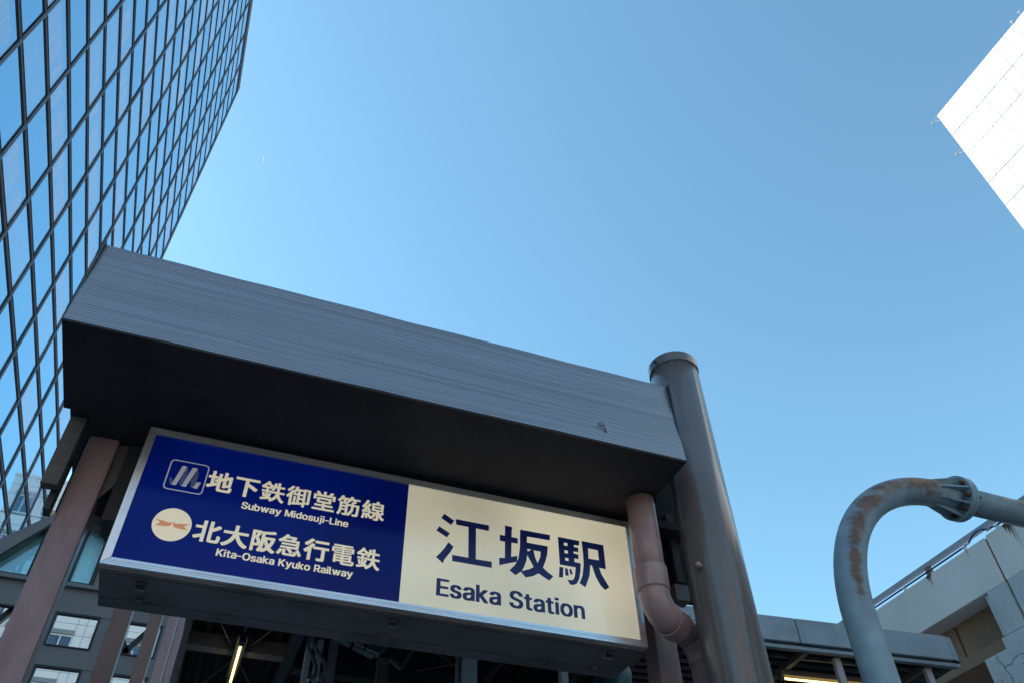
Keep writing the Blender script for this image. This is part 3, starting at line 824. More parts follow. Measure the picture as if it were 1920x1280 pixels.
# dark enclosure behind so that the stair hall is closed
MB().box(-.2, 3.4, 12.0, 12.2, 4.0, 4.6).build('end_beam', 'deck', cn)

# flexible conduits
def hose(pts, lab):
    t = thing('conduit', pts[-1], lab, 'conduit', 'paired conduits under the canopy')
    # spline through the points
    P_ = [Vector(p) for p in pts]; out = []
    for i in range(len(P_) - 1):
        a = P_[max(i - 1, 0)]; b_ = P_[i]; c = P_[i + 1]; d = P_[min(i + 2, len(P_) - 1)]
        for q in range(6):
            u = q / 6
            out.append(0.5 * ((2 * b_) + (c - a) * u + (2 * a - 5 * b_ + 4 * c - d) * u * u + (3 * b_ - a - 3 * c + d) * u ** 3))
    out.append(P_[-1])
    MB().tube(out, .016, 10).build('hose', 'hose', t, True)
    p = P_[-1]
    MB().tube([p + Vector((0, 0, .012)), p - Vector((0, 0, .012))], .023, 12).build('coupling', 'alu', t)
    MB().tube([p - Vector((0, 0, .012)), p - Vector((0, 0, 1.0))], .02, 12).build('pipe', 'teal', t)
    MB().tube([P_[0] + Vector((0, 0, .03)), P_[0]], .022, 12).build('coupling', 'alu', t)
hose([(.753, 6.2, 4.42), (.765, 6.2, 4.34), (.80, 6.2, 4.28), (.857, 6.2, 4.22), (.885, 6.2, 4.16), (.872, 6.2, 4.10), (.853, 6.2, 4.06)], 'right one of two bent grey-green conduits under the sign')
hose([(.731, 6.25, 4.42), (.735, 6.25, 4.34), (.765, 6.25, 4.27), (.805, 6.25, 4.21), (.822, 6.25, 4.15), (.81, 6.25, 4.10), (.79, 6.25, 4.07)], 'left one of two bent grey-green conduits under the sign')

# fluorescent tube under the canopy
tl = thing('entrance_tube_lamp', (.24, 6.6, 4.3), 'lit yellowish fluorescent tube hanging under the entrance ceiling below the sign', 'lamp')
MB().tube([(.236, 6.28, 4.30), (.248, 7.05, 4.30)], .010, 10).build('tube', 'tube', tl, True)
MB().box(.205, .277, 6.22, 7.1, 4.335, 4.375).build('housing', 'dark', tl)
MB().box(.215, .263, 6.20, 6.28, 4.275, 4.335).build('lamp_holder', 'dark', tl)
MB().box(.215, .263, 7.05, 7.10, 4.275, 4.335).build('lamp_holder', 'dark', tl)
MB().tube([(.24, 5.3, 4.40), (.24, 6.25, 4.365)], .010, 8).build('wire', 'case', tl)

# dark teal pipe behind the sign's right end
tp = thing('teal_pipe', (2.8, 4.9, 3.6), 'thick glossy dark teal pipe behind the right end of the sign', 'pipe')
MB().tube([(2.40, 5.0, 2.6), (2.52, 5.0, 3.2), (2.62, 5.0, 3.6), (2.70, 5.0, 3.82), (2.73, 5.0, 3.91), (2.745, 5.0, 3.96), (2.75, 5.0, 3.99)], [.135, .135, .135, .13, .115, .08, .03], 32).build('shaft', 'teal', tp, True)

# ------------------------------------------------------------------ station sign
SX0, SX1, SZ0, SZ1, SY = -.589, 2.416, 3.616, 4.460, 4.0
FWd = .041
sg = thing('station_sign', (.9, 4.2, 3.6), 'wide navy and cream lightbox sign naming the subway lines and Esaka Station', 'sign')
def quadprism(pts, y0, y1): return MB().prism(pts, 'y', y0, y1)
I0, I1, J0, J1 = SX0 + FWd, SX1 - FWd, SZ0 + FWd, SZ1 - FWd
gp = .0012
def frame_bar(p):
    """p: outer pair then inner pair (x, z); the face slopes back towards the panel"""
    o0, o1, i1, i0 = p
    vs_ = [(o0[0], SY, o0[1]), (o1[0], SY, o1[1]), (i1[0], SY + .003, i1[1]), (i0[0], SY + .003, i0[1]),
           (o0[0], SY + .03, o0[1]), (o1[0], SY + .03, o1[1]), (i1[0], SY + .03, i1[1]), (i0[0], SY + .03, i0[1])]
    return obj('frame_bar', vs_, [(0, 1, 2, 3), (7, 6, 5, 4), (0, 4, 5, 1), (1, 5, 6, 2), (2, 6, 7, 3), (3, 7, 4, 0)], 'alu', sg)
frame_bar([(SX0, SZ0), (SX1, SZ0), (I1 - gp, J0), (I0 + gp, J0)])
frame_bar([(SX0, SZ1), (SX1, SZ1), (I1 - gp, J1), (I0 + gp, J1)])
frame_bar([(SX0, SZ0 + gp * 2), (SX0, SZ1 - gp * 2), (I0, J1 - gp * 2), (I0, J0 + gp * 2)])
frame_bar([(SX1, SZ0 + gp * 2), (SX1, SZ1 - gp * 2), (I1, J1 - gp * 2), (I1, J0 + gp * 2)])
DV = .912
PY = SY + .016
MB().box(I0 - .002, DV, PY, PY + .01, J0 - .002, J1 + .002).build('blue_panel', 'navy', sg)
MB().box(DV, I1 + .002, PY, PY + .01, J0 - .002, J1 + .002).build('cream_panel', 'cream', sg)
# fine ribs of the lower aluminium profile
for zz in (SZ0 + .013, SZ0 + .024):
    MB().box(SX0 + .03, SX1 - .03, SY - .0008, SY + .004, zz, zz + .002).build('frame_rib', 'alu', sg)
# case
MB().box(SX0 + .004, SX1 - .004, SY + .031, SY + .445, SZ0 + .004, SZ1 - .004).build('case', 'case', sg, bevel=.004)
MB().box(SX0 + .002, SX1 - .002, SY + .0305, SY + .068, SZ0 - .010, SZ0 + .0035).build('case_lip', 'case', sg)
MB().box(SX0 + .004, SX1 - .004, SY + .076, SY + .333, SZ0 - .012, SZ0 + .0035).build('base_plate', 'case', sg)
MB().box(SX0 + .002, SX1 - .002, SY + .343, SY + .449, SZ0 - .011, SZ0 + .0035).build('case_lip', 'case', sg)
for x, yf, yr in ((-.386, 4.125, 4.325), (.913, 4.112, 4.333), (2.214, 4.105, 4.337)):
    MB().box(x - .022, x + .022, yf - .022, yf + .022, SZ0 - .032, SZ0 - .0125).build('latch', 'dark', sg, bevel=.004)
    MB().tube([(x - .03, yf - .01, SZ0 - .018), (x - .026, yf + .03, SZ0 - .038), (x + .026, yf + .03, SZ0 - .038), (x + .03, yf - .01, SZ0 - .018)], .004, 6).build('latch_bail', 'case', sg)
    MB().box(x - .02, x + .02, yr - .035, yr + .025, SZ0 - .032, SZ0 - .0125).build('latch', 'case', sg, bevel=.004)

GLYPHS = {
'下': '25,789 27,668 412,666 412,-101 550,-102 552,389 570,384 680,318 807,228 870,228 922,293 922,343 897,361 700,481 552,553 552,666 973,668 975,789',
'北': '426,846 291,844 289,609 34,607 36,489 291,487 291,254 6,146 4,97 39,26 102,26 289,106 292,-94 427,-93/536,846 534,41 547,-33 576,-64 596,-74 636,-81 886,-81 932,-71 961,-49 987,7 1001,94 1004,211 956,232 939,246 876,246 871,234 864,107 851,61 836,46 819,39 706,39 689,46 677,57 674,71 674,387 822,472 966,569 974,577 974,631 922,689 859,689 739,592 676,552 674,844',
'地': '956,-45 976,-9 986,31 993,78 993,148 961,156 928,176 903,178 926,198 936,218 943,258 950,675 905,693 838,693 811,670 738,640 736,861 608,863 606,585 531,553 530,768 401,770 400,498 290,451 290,405 318,340 385,340 400,345 400,261 385,310 325,310 271,286 270,505 388,506 390,621 270,625 268,853 141,853 140,625 13,621 15,506 140,505 140,231 3,175 3,128 30,61 35,56 98,56 398,193 403,-2 420,-42 458,-70 508,-80 878,-80 915,-74 941,-60/601,433 606,431 606,121 735,120 738,163 865,166 866,145 856,81 846,58 828,40 795,33 598,33 555,40 536,58 530,91 530,401/815,523 816,411 810,298 806,288 788,273 738,276 736,488',
'坂': '949,-106 1001,-45 1001,15 889,70 801,142 851,219 901,329 947,499 947,559 902,577 507,575 507,652 512,657 632,664 762,680 866,700 962,730 964,792 927,839 916,850 839,850 772,827 676,807 492,784 369,777 364,632 276,630 274,855 139,857 137,632 17,629 17,499 137,495 137,242 1,185 1,125 21,59 26,54 96,54 319,154 311,119 284,55 244,-8 244,-68 306,-113 372,-113 396,-76 419,-110 486,-110 586,-60 689,17 759,-40 869,-103/502,324 534,245 587,145 526,94 452,50 484,175/617,442 774,442 744,362 696,277 644,372/276,300 274,495 362,497 364,405 354,319 312,317',
'堂': '43,-67 958,-69 958,31 559,33 561,118 886,120 884,218 559,220 561,285 803,286 803,550 204,551 203,286 438,285 439,220 131,218 129,120 438,118 439,33 44,31/319,380 321,455 683,453 681,378/49,446 166,446 168,598 834,598 836,446 954,445 956,693 798,695 866,786 864,825 798,848 743,846 706,783 653,713 651,695 559,696 558,858 439,856 438,695 348,695 346,716 329,746 269,830 254,845 204,845 143,820 143,783 199,706 201,695 49,693',
'大': '13,-40 50,-73 71,-101 131,-101 201,-65 261,-25 318,22 410,124 446,180 505,309 573,174 626,97 698,19 775,-45 851,-91 871,-101 931,-101 986,-33 986,17 915,52 851,95 746,200 696,270 656,340 610,450 971,452 973,574 565,575 573,860 431,862 430,714 415,575 33,574 35,452 388,452 390,440 363,360 340,310 286,220 240,164 178,105 101,52 15,9',
'御': '964,775 672,777 669,747 442,747 457,808 457,838 402,853 347,852 324,752 277,642 242,653 199,653 157,572 114,505 57,432 -3,368 -3,342 39,280 82,280 127,325 129,-90 237,-88 239,23 255,-40 322,-37 669,20 670,-92 775,-93 777,95 789,57 899,57 925,63 950,82 960,105 964,138/435,650 437,522 269,520 267,428 437,425 437,85 394,78 394,375 295,377 294,65 239,57 237,482 279,547 302,530 345,530 394,618 404,648/545,100 544,238 669,240 670,118/779,150 777,682 852,683 854,158 842,150/544,332 545,427 670,425 669,330/545,520 544,648 669,650 670,522/287,828 222,853 179,853 174,848 144,798 107,752 10,655 10,625 49,570 89,570 174,652 227,715 284,795',
'急': '239,197 239,-10 252,-47 267,-62 297,-75 340,-82 714,-78 750,-62 775,-30 789,20 794,85 829,20 857,-48 910,-48 972,-20 972,20 965,37 915,133 857,222 804,222 747,198 745,160 779,107 747,115 727,128 680,128 675,117 675,80 662,37 644,22 617,18 414,18 374,25 362,37 362,197/232,167 170,195 124,195 62,70 19,7 19,-27 87,-62 134,-62 179,13 232,127/29,583 29,550 80,498 130,498 167,525 722,523 720,475 165,473 167,385 607,385 722,380 720,332 132,330 134,235 400,235 389,227 389,193 475,103 530,28 584,28 594,35 639,67 639,103 599,157 527,235 842,237 842,620 667,622 725,713 725,753 677,785 410,782 425,810 424,845 360,858 297,858 265,803 219,743 137,662/282,623 340,685 552,683 507,622',
'江': '300,336 234,336 229,331 135,158 42,15 42,-45 104,-97 170,-97 175,-92 265,58 352,221 352,288/990,-44 990,90 705,91 705,638 937,640 939,775 344,776 340,753 280,796 177,856 107,856 62,805 62,745 184,670 237,626 310,626 340,666 344,640 559,638 559,91 294,90 292,-42/12,535 14,466 97,423 187,363 260,363 302,421 302,481 297,486 227,530 120,583 50,583',
'筋': '173,858 108,727 64,667 11,610 13,582 76,542 111,540 111,243 101,157 71,50 24,-30 24,-57 86,-98 126,-98 161,-43 184,13 201,70 211,137 216,142 353,142 354,10 343,2 239,2 238,-33 254,-73 254,-87 259,-92 386,-92 423,-85 456,-68 479,-95 519,-95 578,-40 604,-7 661,87 681,137 701,217 714,377 826,378 821,183 811,80 801,37 791,17 779,8 656,12 654,-17 668,-40 676,-88 826,-88 849,-85 879,-72 898,-53 908,-33 924,50 938,250 944,473 716,475 714,543 749,545 811,570 811,597 771,667 773,672 959,672 961,760 653,762 671,807 671,837 599,858 558,857 544,820 506,752 503,762 263,762 281,807 281,840 213,858/466,18 464,377 599,378 601,337 594,277 571,183 524,87 481,30/221,230 226,302 354,300 353,228/224,393 226,458 354,457 353,392/464,477 464,547 496,548 544,597 599,672 633,672 684,587 601,583 601,477/124,550 171,607 211,670 219,672 254,603 274,550/443,672 444,667 391,617 391,590 451,550 329,548 381,570 381,603 351,670',
'線': '928,747 717,749 742,804 742,834 677,852 623,852 618,847 612,814 587,749 433,749 432,371 630,369 632,307 613,312 397,312 352,467 347,472 298,474 395,627 398,664 337,702 297,702 222,571 180,566 238,661 305,794 303,829 240,856 197,856 165,774 95,641 55,581 15,547 15,521 40,452 80,452 93,459 152,467 85,377 40,332 22,324 22,294 47,226 87,226 120,239 273,266 293,266 302,237 257,222 253,212 217,212 160,199 120,209 67,209 62,204 52,114 32,21 15,-23 15,-53 70,-74 115,-73 145,41 163,159 175,94 187,-41 227,-41 282,-29 282,37 270,152 302,31 340,29 342,7 383,-44 427,-44 487,-4 562,74 608,151 630,206 632,7 627,2 515,1 515,-29 537,-94 657,-94 697,-88 720,-78 738,-56 745,-26 747,102 785,47 853,-21 893,-48 937,-48 982,7 982,37 903,92 832,174 962,287 962,314 910,356 863,356 780,269 745,354 747,369 928,371/515,221 468,141 397,69 385,127 355,217 387,229 393,229 397,222/208,351 257,412 275,361/542,457 543,516 818,514 817,456/818,661 817,599 542,601 543,662',
'行': '985,525 380,527 378,532 408,575 408,622 337,650 277,650 245,599 162,495 73,407 -5,345 -5,299 47,237 110,237 162,279 162,-105 295,-105 295,422 360,504 363,410 698,409 698,32 693,24 673,17 517,20 515,-28 528,-55 538,-98 733,-100 780,-93 803,-83 825,-61 835,-21 835,409 983,410/368,832 300,864 237,864 205,822 140,754 63,687 5,645 5,599 42,549 50,540 113,540 197,607 315,722 368,785/958,685 957,804 405,802 407,684',
'鉄': '54,-57 113,-56 416,18 413,11 378,-7 378,-37 398,-54 426,-92 469,-92 559,-32 621,26 668,86 699,144 738,63 778,6 836,-52 889,-89 933,-89 988,-27 988,-1 909,48 871,86 841,126 791,223 764,309 966,311 968,409 756,411 754,423 758,576 943,578 944,673 759,674 758,846 646,848 644,676 608,676 624,799 569,811 513,811 483,654 481,663 456,688 331,786 341,806 339,834 289,858 246,858 201,786 161,736 79,654 21,609 21,583 53,508 93,508 116,528 119,508 218,506 216,424 54,423 56,334 218,333 218,73 39,38 38,6/628,309 611,243 564,149 531,106 469,51 463,114 398,113 448,273 446,301 396,318 353,318 334,229 318,179 319,334 443,334 446,311/89,294 88,259 108,189 124,83 173,81 213,94 211,163 178,303 123,304/318,426 318,506 423,508 424,573 449,574 466,604 468,596 451,553 424,503 424,473 486,434 528,436 564,516 583,578 644,576 639,411 459,411 456,424/378,603 199,601 198,606 264,686 276,691',
'阪': '53,-105 178,-103 179,132 296,132 339,142 378,170 396,215 384,143 364,83 334,20 311,-13 311,-63 369,-108 429,-108 456,-68 464,-73 483,-105 549,-105 636,-55 719,15 769,-35 846,-88 879,-105 948,-103 994,-47 994,0 909,45 814,127 871,237 911,347 944,490 948,560 903,575 544,573 546,688 756,708 946,742 951,747 951,797 906,855 839,855 693,825 414,793 414,410 403,248 401,340 391,390 368,443 314,513 314,520 411,740 411,793 366,822 51,820/546,328 571,253 628,133 556,68 503,35 531,160/179,462 208,433 241,387 271,313 271,283 261,263 233,245 178,247/719,265 678,353 648,453 793,455 794,447 768,363/179,548 178,703 239,705 231,670',
'電': '143,370 144,-5 254,-5 258,48 434,48 439,-20 449,-47 484,-75 538,-85 884,-85 934,-69 963,-34 979,30 983,93 938,108 918,121 876,120 869,43 859,20 838,5 601,1 561,11 549,33 551,48 863,50 861,371/256,130 258,171 436,170 434,128/549,130 551,171 749,170 748,128/256,250 258,291 436,290 434,248/549,250 551,291 749,290 748,248/946,470 944,691 553,693 554,725 884,725 884,811 114,811 114,725 438,725 439,693 56,690 56,470 154,468 158,405 429,406 428,478 164,478 164,611 438,611 441,381 553,383 554,611 836,610 834,478 568,478 568,405 844,405 848,468/429,510 428,581 176,580 178,508/823,510 821,581 566,580 568,508',
'駅': '947,816 512,814 512,344 499,208 481,129 489,358 336,361 337,419 462,421 461,513 336,514 337,569 462,571 462,661 337,663 336,718 481,719 482,814 64,816 62,268 374,266 376,251 371,239 357,263 307,263 281,253 274,239 227,239 211,236 201,226 151,226 147,236 131,239 61,243 56,234 56,191 46,118 29,58 6,14 6,-19 44,-44 94,-44 119,1 141,86 144,6 227,9 232,31 231,106 244,39 301,39 327,46 329,88 359,84 346,18 327,-4 229,-2 229,-36 247,-97 384,-97 404,-94 434,-74 467,-97 517,-97 566,-12 599,88 622,224 629,371 671,373 676,368 689,281 719,168 749,88 782,24 849,-62 894,-101 941,-101 992,-39 992,-6 946,31 912,68 879,118 826,241 796,371 949,374/177,359 176,418 224,419 226,361/631,476 629,711 831,713 832,478/177,513 176,568 224,569 226,514/177,663 176,718 224,719 226,664',
'-': '364,179 362,254 87,253 89,178',
'E': '402,-10 402,67 150,68 152,220 383,222 382,297 152,297 150,442 398,443 400,518 35,520 33,-8',
'K': '472,-10 470,18 280,282 280,288 467,488 473,498 473,518 338,520 152,317 150,518 35,520 33,-8 150,-8 150,155 195,200 345,-10',
'L': '35,520 33,-8 385,-10 385,67 150,68 150,518',
'M': '35,520 35,-10 150,-8 152,260 257,-5 262,-10 368,-10 475,263 477,-8 593,-8 592,520 452,520 447,515 315,167 180,515 175,520',
'O': '409,13 467,65 500,125 514,168 520,218 517,322 504,375 484,418 435,477 402,500 352,520 309,527 225,527 182,520 132,500 99,477 64,438 34,385 20,342 14,298 14,208 27,142 44,102 67,65 105,27 159,-3 192,-13 322,-17 375,-3/275,443 329,420 357,395 374,372 397,315 404,232 390,172 360,118 325,87 292,70 255,67 195,97 154,148 134,208 130,278 144,338 177,395 205,420 235,437',
'R': '35,520 33,-8 150,-8 150,185 218,187 328,-10 452,-10 453,12 350,198 410,248 433,302 433,402 427,425 403,465 365,497 308,517/152,443 242,440 278,427 297,412 317,372 317,335 307,308 288,287 242,267 150,268',
'S': '77,11 143,-16 280,-19 330,-9 360,4 377,14 418,59 435,106 435,169 428,196 415,219 387,248 340,274 187,321 152,349 142,373 155,409 170,424 200,441 227,448 277,428 298,406 313,368 427,368 428,399 418,436 402,463 363,498 330,514 290,524 163,524 90,498 42,449 25,399 25,346 32,319 52,286 87,258 127,238 227,211 283,188 308,166 318,146 312,113 287,84 257,68 217,61 167,81 145,103 130,148 13,148 12,113 22,76 42,43',
'a': '362,-9 364,283 354,323 337,350 322,365 285,385 242,395 125,391 92,381 49,355 14,303 15,281 65,265 125,265 155,301 179,315 199,318 222,308 237,293 247,273 247,253 222,238 95,221 45,201 17,173 4,136 4,76 20,33 59,-2 112,-19 209,-19 249,-5/250,163 247,126 234,96 202,68 165,58 142,68 127,83 120,113 127,126 149,145 192,158',
'b': '28,518 26,-10 138,-12 144,-5 181,-18 278,-18 308,-12 341,5 369,30 393,63 413,120 416,237 393,313 344,368 304,388 271,395 184,395 141,382 139,517/221,58 191,72 166,97 153,120 139,173 143,227 163,277 191,305 211,315 231,315 244,308 273,283 289,253 303,193 296,143 279,103 254,75',
'd': '396,518 284,517 282,382 239,395 132,392 102,382 76,365 34,317 14,267 7,230 11,123 34,60 47,40 89,2 146,-18 246,-18 286,-2 289,-12 397,-10/216,62 186,65 147,100 124,163 124,213 137,260 166,298 196,315 222,312 254,287 274,253 284,213 284,163 271,117 254,90',
'e': '96,375 76,362 41,323 21,283 11,247 7,147 14,110 34,63 76,15 109,-5 139,-15 266,-18 306,-8 332,5 377,47 391,73 389,102 339,115 279,115 256,78 236,65 206,58 176,72 147,97 134,120 124,157 396,158 394,260 367,327 326,368 269,392 162,395/127,233 144,277 169,302 206,318 236,305 261,280 277,243 276,232',
'i': '26,-3 141,-2 140,383 25,382/151,502 136,520 123,527 46,527 18,505 15,468 36,443 46,440 123,440 136,447 151,465',
'j': '138,384 27,382 27,-38 20,-61 2,-79 -37,-84 -35,-146 52,-146 78,-139 98,-129 123,-104 137,-74/153,472 147,509 118,527 48,527 32,521 13,492 17,462 42,441 125,441 150,462',
'k': '28,520 26,-8 139,-8 139,128 151,137 268,-10 394,-10 396,15 236,215 386,368 386,388 258,390 141,270 139,518',
'l': '28,518 29,39 39,19 58,1 78,-9 204,-9 206,26 196,63 154,64 143,79 139,96 139,516',
'n': '381,-10 383,285 373,322 349,358 328,377 284,393 174,393 141,380 138,390 28,390 26,-8 139,-8 143,248 163,288 184,307 211,317 238,303 253,288 269,245 269,-8',
'o': '326,5 367,43 381,63 404,127 407,230 397,277 381,313 364,337 329,368 272,392 162,395 119,385 86,368 41,323 11,250 7,147 17,100 34,63 76,15 109,-5 139,-15 259,-18 299,-8/206,58 176,72 144,107 124,163 124,210 131,240 151,280 182,308 196,315 219,315 242,302 264,280 281,250 291,213 291,160 267,100 239,72',
's': '51,12 87,-8 127,-18 234,-18 294,-2 327,22 342,40 359,87 359,127 352,153 336,180 294,208 167,242 151,252 136,273 142,293 181,318 194,318 214,308 229,293 241,268 307,268 351,278 349,310 329,347 307,368 277,385 234,395 141,395 107,388 71,372 39,343 22,310 19,257 26,227 42,200 91,168 201,142 221,132 239,110 236,90 214,68 191,58 174,58 147,72 132,87 121,115 54,115 11,105 9,77 19,50',
't': '235,-11 240,-6 240,18 230,61 175,63 160,74 153,91 153,314 228,316 230,388 153,391 151,483 41,483 40,391 -20,388 -20,318 40,314 43,44 53,24 75,3 105,-11',
'u': '28,388 26,103 36,60 56,27 84,2 134,-15 231,-15 268,-2 274,-8 381,-8 383,387 269,387 269,140 256,103 234,78 208,65 191,65 156,93 139,143 139,387',
'w': '573,388 453,388 398,190 341,390 228,390 223,385 171,193 116,385 111,390 -2,390 -4,365 109,-8 226,-8 284,190 339,-5 344,-10 454,-10 573,368',
'y': '26,-152 139,-155 176,-142 207,-113 234,-63 397,363 396,388 277,387 196,162 187,173 114,383 109,388 -9,387 -6,357 131,3 121,-37 96,-72 34,-77 21,-123 21,-147',
}

STATION_NAME = [[(1.1435, 4.2674), (1.2078, 4.2321), (1.188, 4.1989), (1.1262, 4.2343)], [(1.1165, 4.1752), (1.1833, 4.1413), (1.166, 4.1103), (1.0995, 4.1439)], [(1.1774, 4.0808), (1.209, 4.0561), (1.1919, 4.0201), (1.154, 3.9594), (1.1521, 3.9427), (1.1456, 3.9401), (1.1062, 3.9717), (1.1301, 4.0012), (1.1553, 4.0385)], [(1.2164, 4.2455), (1.4295, 4.2446), (1.4281, 4.2057), (1.3463, 4.2076), (1.3478, 4.0011), (1.4473, 4.0029), (1.4472, 3.9633), (1.2035, 3.9628), (1.202, 4.0026), (1.3012, 4.0025), (1.2983, 4.207), (1.2198, 4.2078)], [(1.533, 4.2659), (1.5783, 4.2642), (1.584, 4.2575), (1.578, 4.2485), (1.5755, 4.1937), (1.6168, 4.1927), (1.6144, 4.1555), (1.5747, 4.1546), (1.5707, 4.0587), (1.6102, 4.072), (1.6078, 4.0332), (1.5043, 3.9938), (1.4994, 3.9857), (1.4939, 3.9948), (1.4942, 4.0371), (1.5301, 4.0438), (1.5316, 4.1523), (1.4987, 4.1534), (1.499, 4.1939), (1.5321, 4.1943)], [(1.6331, 4.2573), (1.834, 4.2584), (1.8295, 4.2199), (1.6782, 4.2172), (1.6753, 4.175), (1.8144, 4.1752), (1.8077, 4.1182), (1.7918, 4.0664), (1.7751, 4.0241), (1.8014, 4.0018), (1.8398, 3.978), (1.8113, 3.9455), (1.7778, 3.9619), (1.7443, 3.9806), (1.7062, 3.9558), (1.6596, 3.9397), (1.6303, 3.9718), (1.5965, 3.9428), (1.5585, 3.9676), (1.5945, 4.0096), (1.6169, 4.0563), (1.6282, 4.1294)], [(1.6768, 4.1327), (1.7037, 4.1317), (1.679, 4.1135)], [(1.6746, 4.0901), (1.7144, 4.0175), (1.6864, 3.9979), (1.6375, 3.9774), (1.6549, 4.014), (1.6691, 4.0534)], [(1.7174, 4.1298), (1.7642, 4.1296), (1.7604, 4.0942), (1.7408, 4.0474), (1.727, 4.0805)], [(1.8866, 4.257), (2.0335, 4.256), (2.0291, 4.2221), (1.9939, 4.2199), (1.9927, 4.2057), (2.0231, 4.2053), (2.0189, 4.1734), (1.9879, 4.1737), (1.9868, 4.1596), (2.0198, 4.1566), (2.0179, 4.1256), (1.9894, 4.1257), (1.9888, 4.1005), (2.0307, 4.0991), (2.0245, 4.0454), (2.0099, 3.9874), (1.9911, 3.9557), (1.9645, 3.9432), (1.9464, 3.9451), (1.9318, 3.973), (1.9596, 3.9735), (1.9734, 3.981), (1.9844, 4.0086), (1.9934, 4.0652), (1.8876, 4.0654)], [(1.926, 4.2239), (1.9502, 4.224), (1.9487, 4.2034), (1.9245, 4.2034)], [(1.926, 4.1712), (1.9493, 4.171), (1.9478, 4.1507), (1.9246, 4.1509)], [(1.9268, 4.1193), (1.9499, 4.1191), (1.9484, 4.0991), (1.9255, 4.1001)], [(1.8844, 4.0499), (1.9108, 4.0495), (1.9032, 3.9811), (1.8762, 3.98)], [(1.921, 4.0476), (1.9387, 4.0471), (1.9425, 3.9998), (1.9205, 3.9988)], [(1.949, 4.0467), (1.9637, 4.0464), (1.97, 4.0135), (1.953, 4.0119)], [(2.0491, 4.2591), (2.2018, 4.2587), (2.2017, 4.0901), (2.1554, 4.0916), (2.1675, 4.0485), (2.2116, 3.971), (2.1804, 3.9467), (2.1506, 3.9752), (2.124, 4.0289), (2.1061, 4.0993), (2.0955, 4.0989), (2.084, 4.0263), (2.0487, 3.9424), (2.0116, 3.9636), (2.0355, 4.0177), (2.0499, 4.0951), (2.0522, 4.172)], [(2.0904, 4.2143), (2.1582, 4.2139), (2.1593, 4.1435), (2.0875, 4.1424)]]


def glyph_polys(ch):
    return [[tuple(float(c) / 1000 for c in p.split(',')) for p in lp.split()] for lp in GLYPHS[ch].split('/')]

def lettering(name, items, mat, y, label=None):
    """items: (polys, x offset, z offset, sx, sz) -> one flat printed line"""
    cu = bpy.data.curves.new(name, 'CURVE'); cu.dimensions = '2D'; cu.fill_mode = 'BOTH'
    for polys, ox, oz, sx, sz in items:
        for lp in polys:
            s = cu.splines.new('POLY'); s.points.add(len(lp) - 1)
            for p, (a, b_) in zip(s.points, lp): p.co = (ox + a * sx, oz + b_ * sz, 0, 1)
            s.use_cyclic_u = True
    tmp = bpy.data.objects.new('tmp', cu)
    me = bpy.data.meshes.new_from_object(tmp)
    bpy.data.objects.remove(tmp); bpy.data.curves.remove(cu)
    for v in me.vertices:
        x, z = v.co.x, v.co.y
        v.co = (x, y, z)
    me.name = name; me.materials.clear(); me.materials.append(M[mat])
    o = bpy.data.objects.new(name, me); COL.objects.link(o)
    local(o, sg)
    if label: o['label'] = label
    return o

def kanji(text, x0s, z0, w, h):
    it = []
    for ch, x in zip(text, x0s):
        P_ = glyph_polys(ch)
        it.append((P_, x, z0 + .09 * h, w, h))
    return it
def latin(text, x0, x1, base, cap):
    em = cap / .535
    x = 0; lay = []
    for ch in text:
        if ch == ' ': x += .22; continue
        P_ = glyph_polys(ch)
        lo_ = min(p[0] for l in P_ for p in l); hi_ = max(p[0] for l in P_ for p in l)
        lay.append((P_, x - lo_)); x += hi_ - lo_ + (.028 if ch not in '-' else .05)
        if ch == 'a' and False: x += 0
    sc = (x1 - x0) / (x - .028)
    return [(P_, x0 + a * sc, base + .010 * em, sc, em) for P_, a in lay]

LY = PY - .0008
e1 = .1425
lettering('lettering', kanji('地下鉄御堂筋線', [-.219 + .1440 * i for i in range(7)], 4.134, .138, .136), 'cream_print', LY)
lettering('lettering', kanji('北大阪急行電鉄', [-.212 + .1436 * i for i in range(7)], 3.824, .138, .134), 'cream_print', LY)
lettering('lettering', latin('Subway Midosuji-Line', -.010, .582, 4.059, .0425), 'cream_print', LY)
lettering('lettering', latin('Kita-Osaka Kyuko Railway', -.074, .645, 3.759, .0425), 'cream_print', LY)
lettering('lettering', [(STATION_NAME, 0, 0, 1, 1)], 'blue_print', LY)
lettering('lettering', latin('Esaka Station', 1.117, 2.030, 3.737, .106), 'blue_print', LY)

def flat(name, pts, mat, y):
    vs_ = [(a, y, b_) for a, b_ in pts]
    o = obj(name, vs_, [tuple(range(len(vs_)))], mat, sg); return o
def rrect(x0, x1, z0, z1, r, n=6):
    out = []
    for cx, cz, a0 in ((x1 - r, z1 - r, 0), (x0 + r, z1 - r, 90), (x0 + r, z0 + r, 180), (x1 - r, z0 + r, 270)):
        for i in range(n + 1):
            a = R(a0 + 90 * i / n); out.append((cx + r * cos(a), cz + r * sin(a)))
    return out
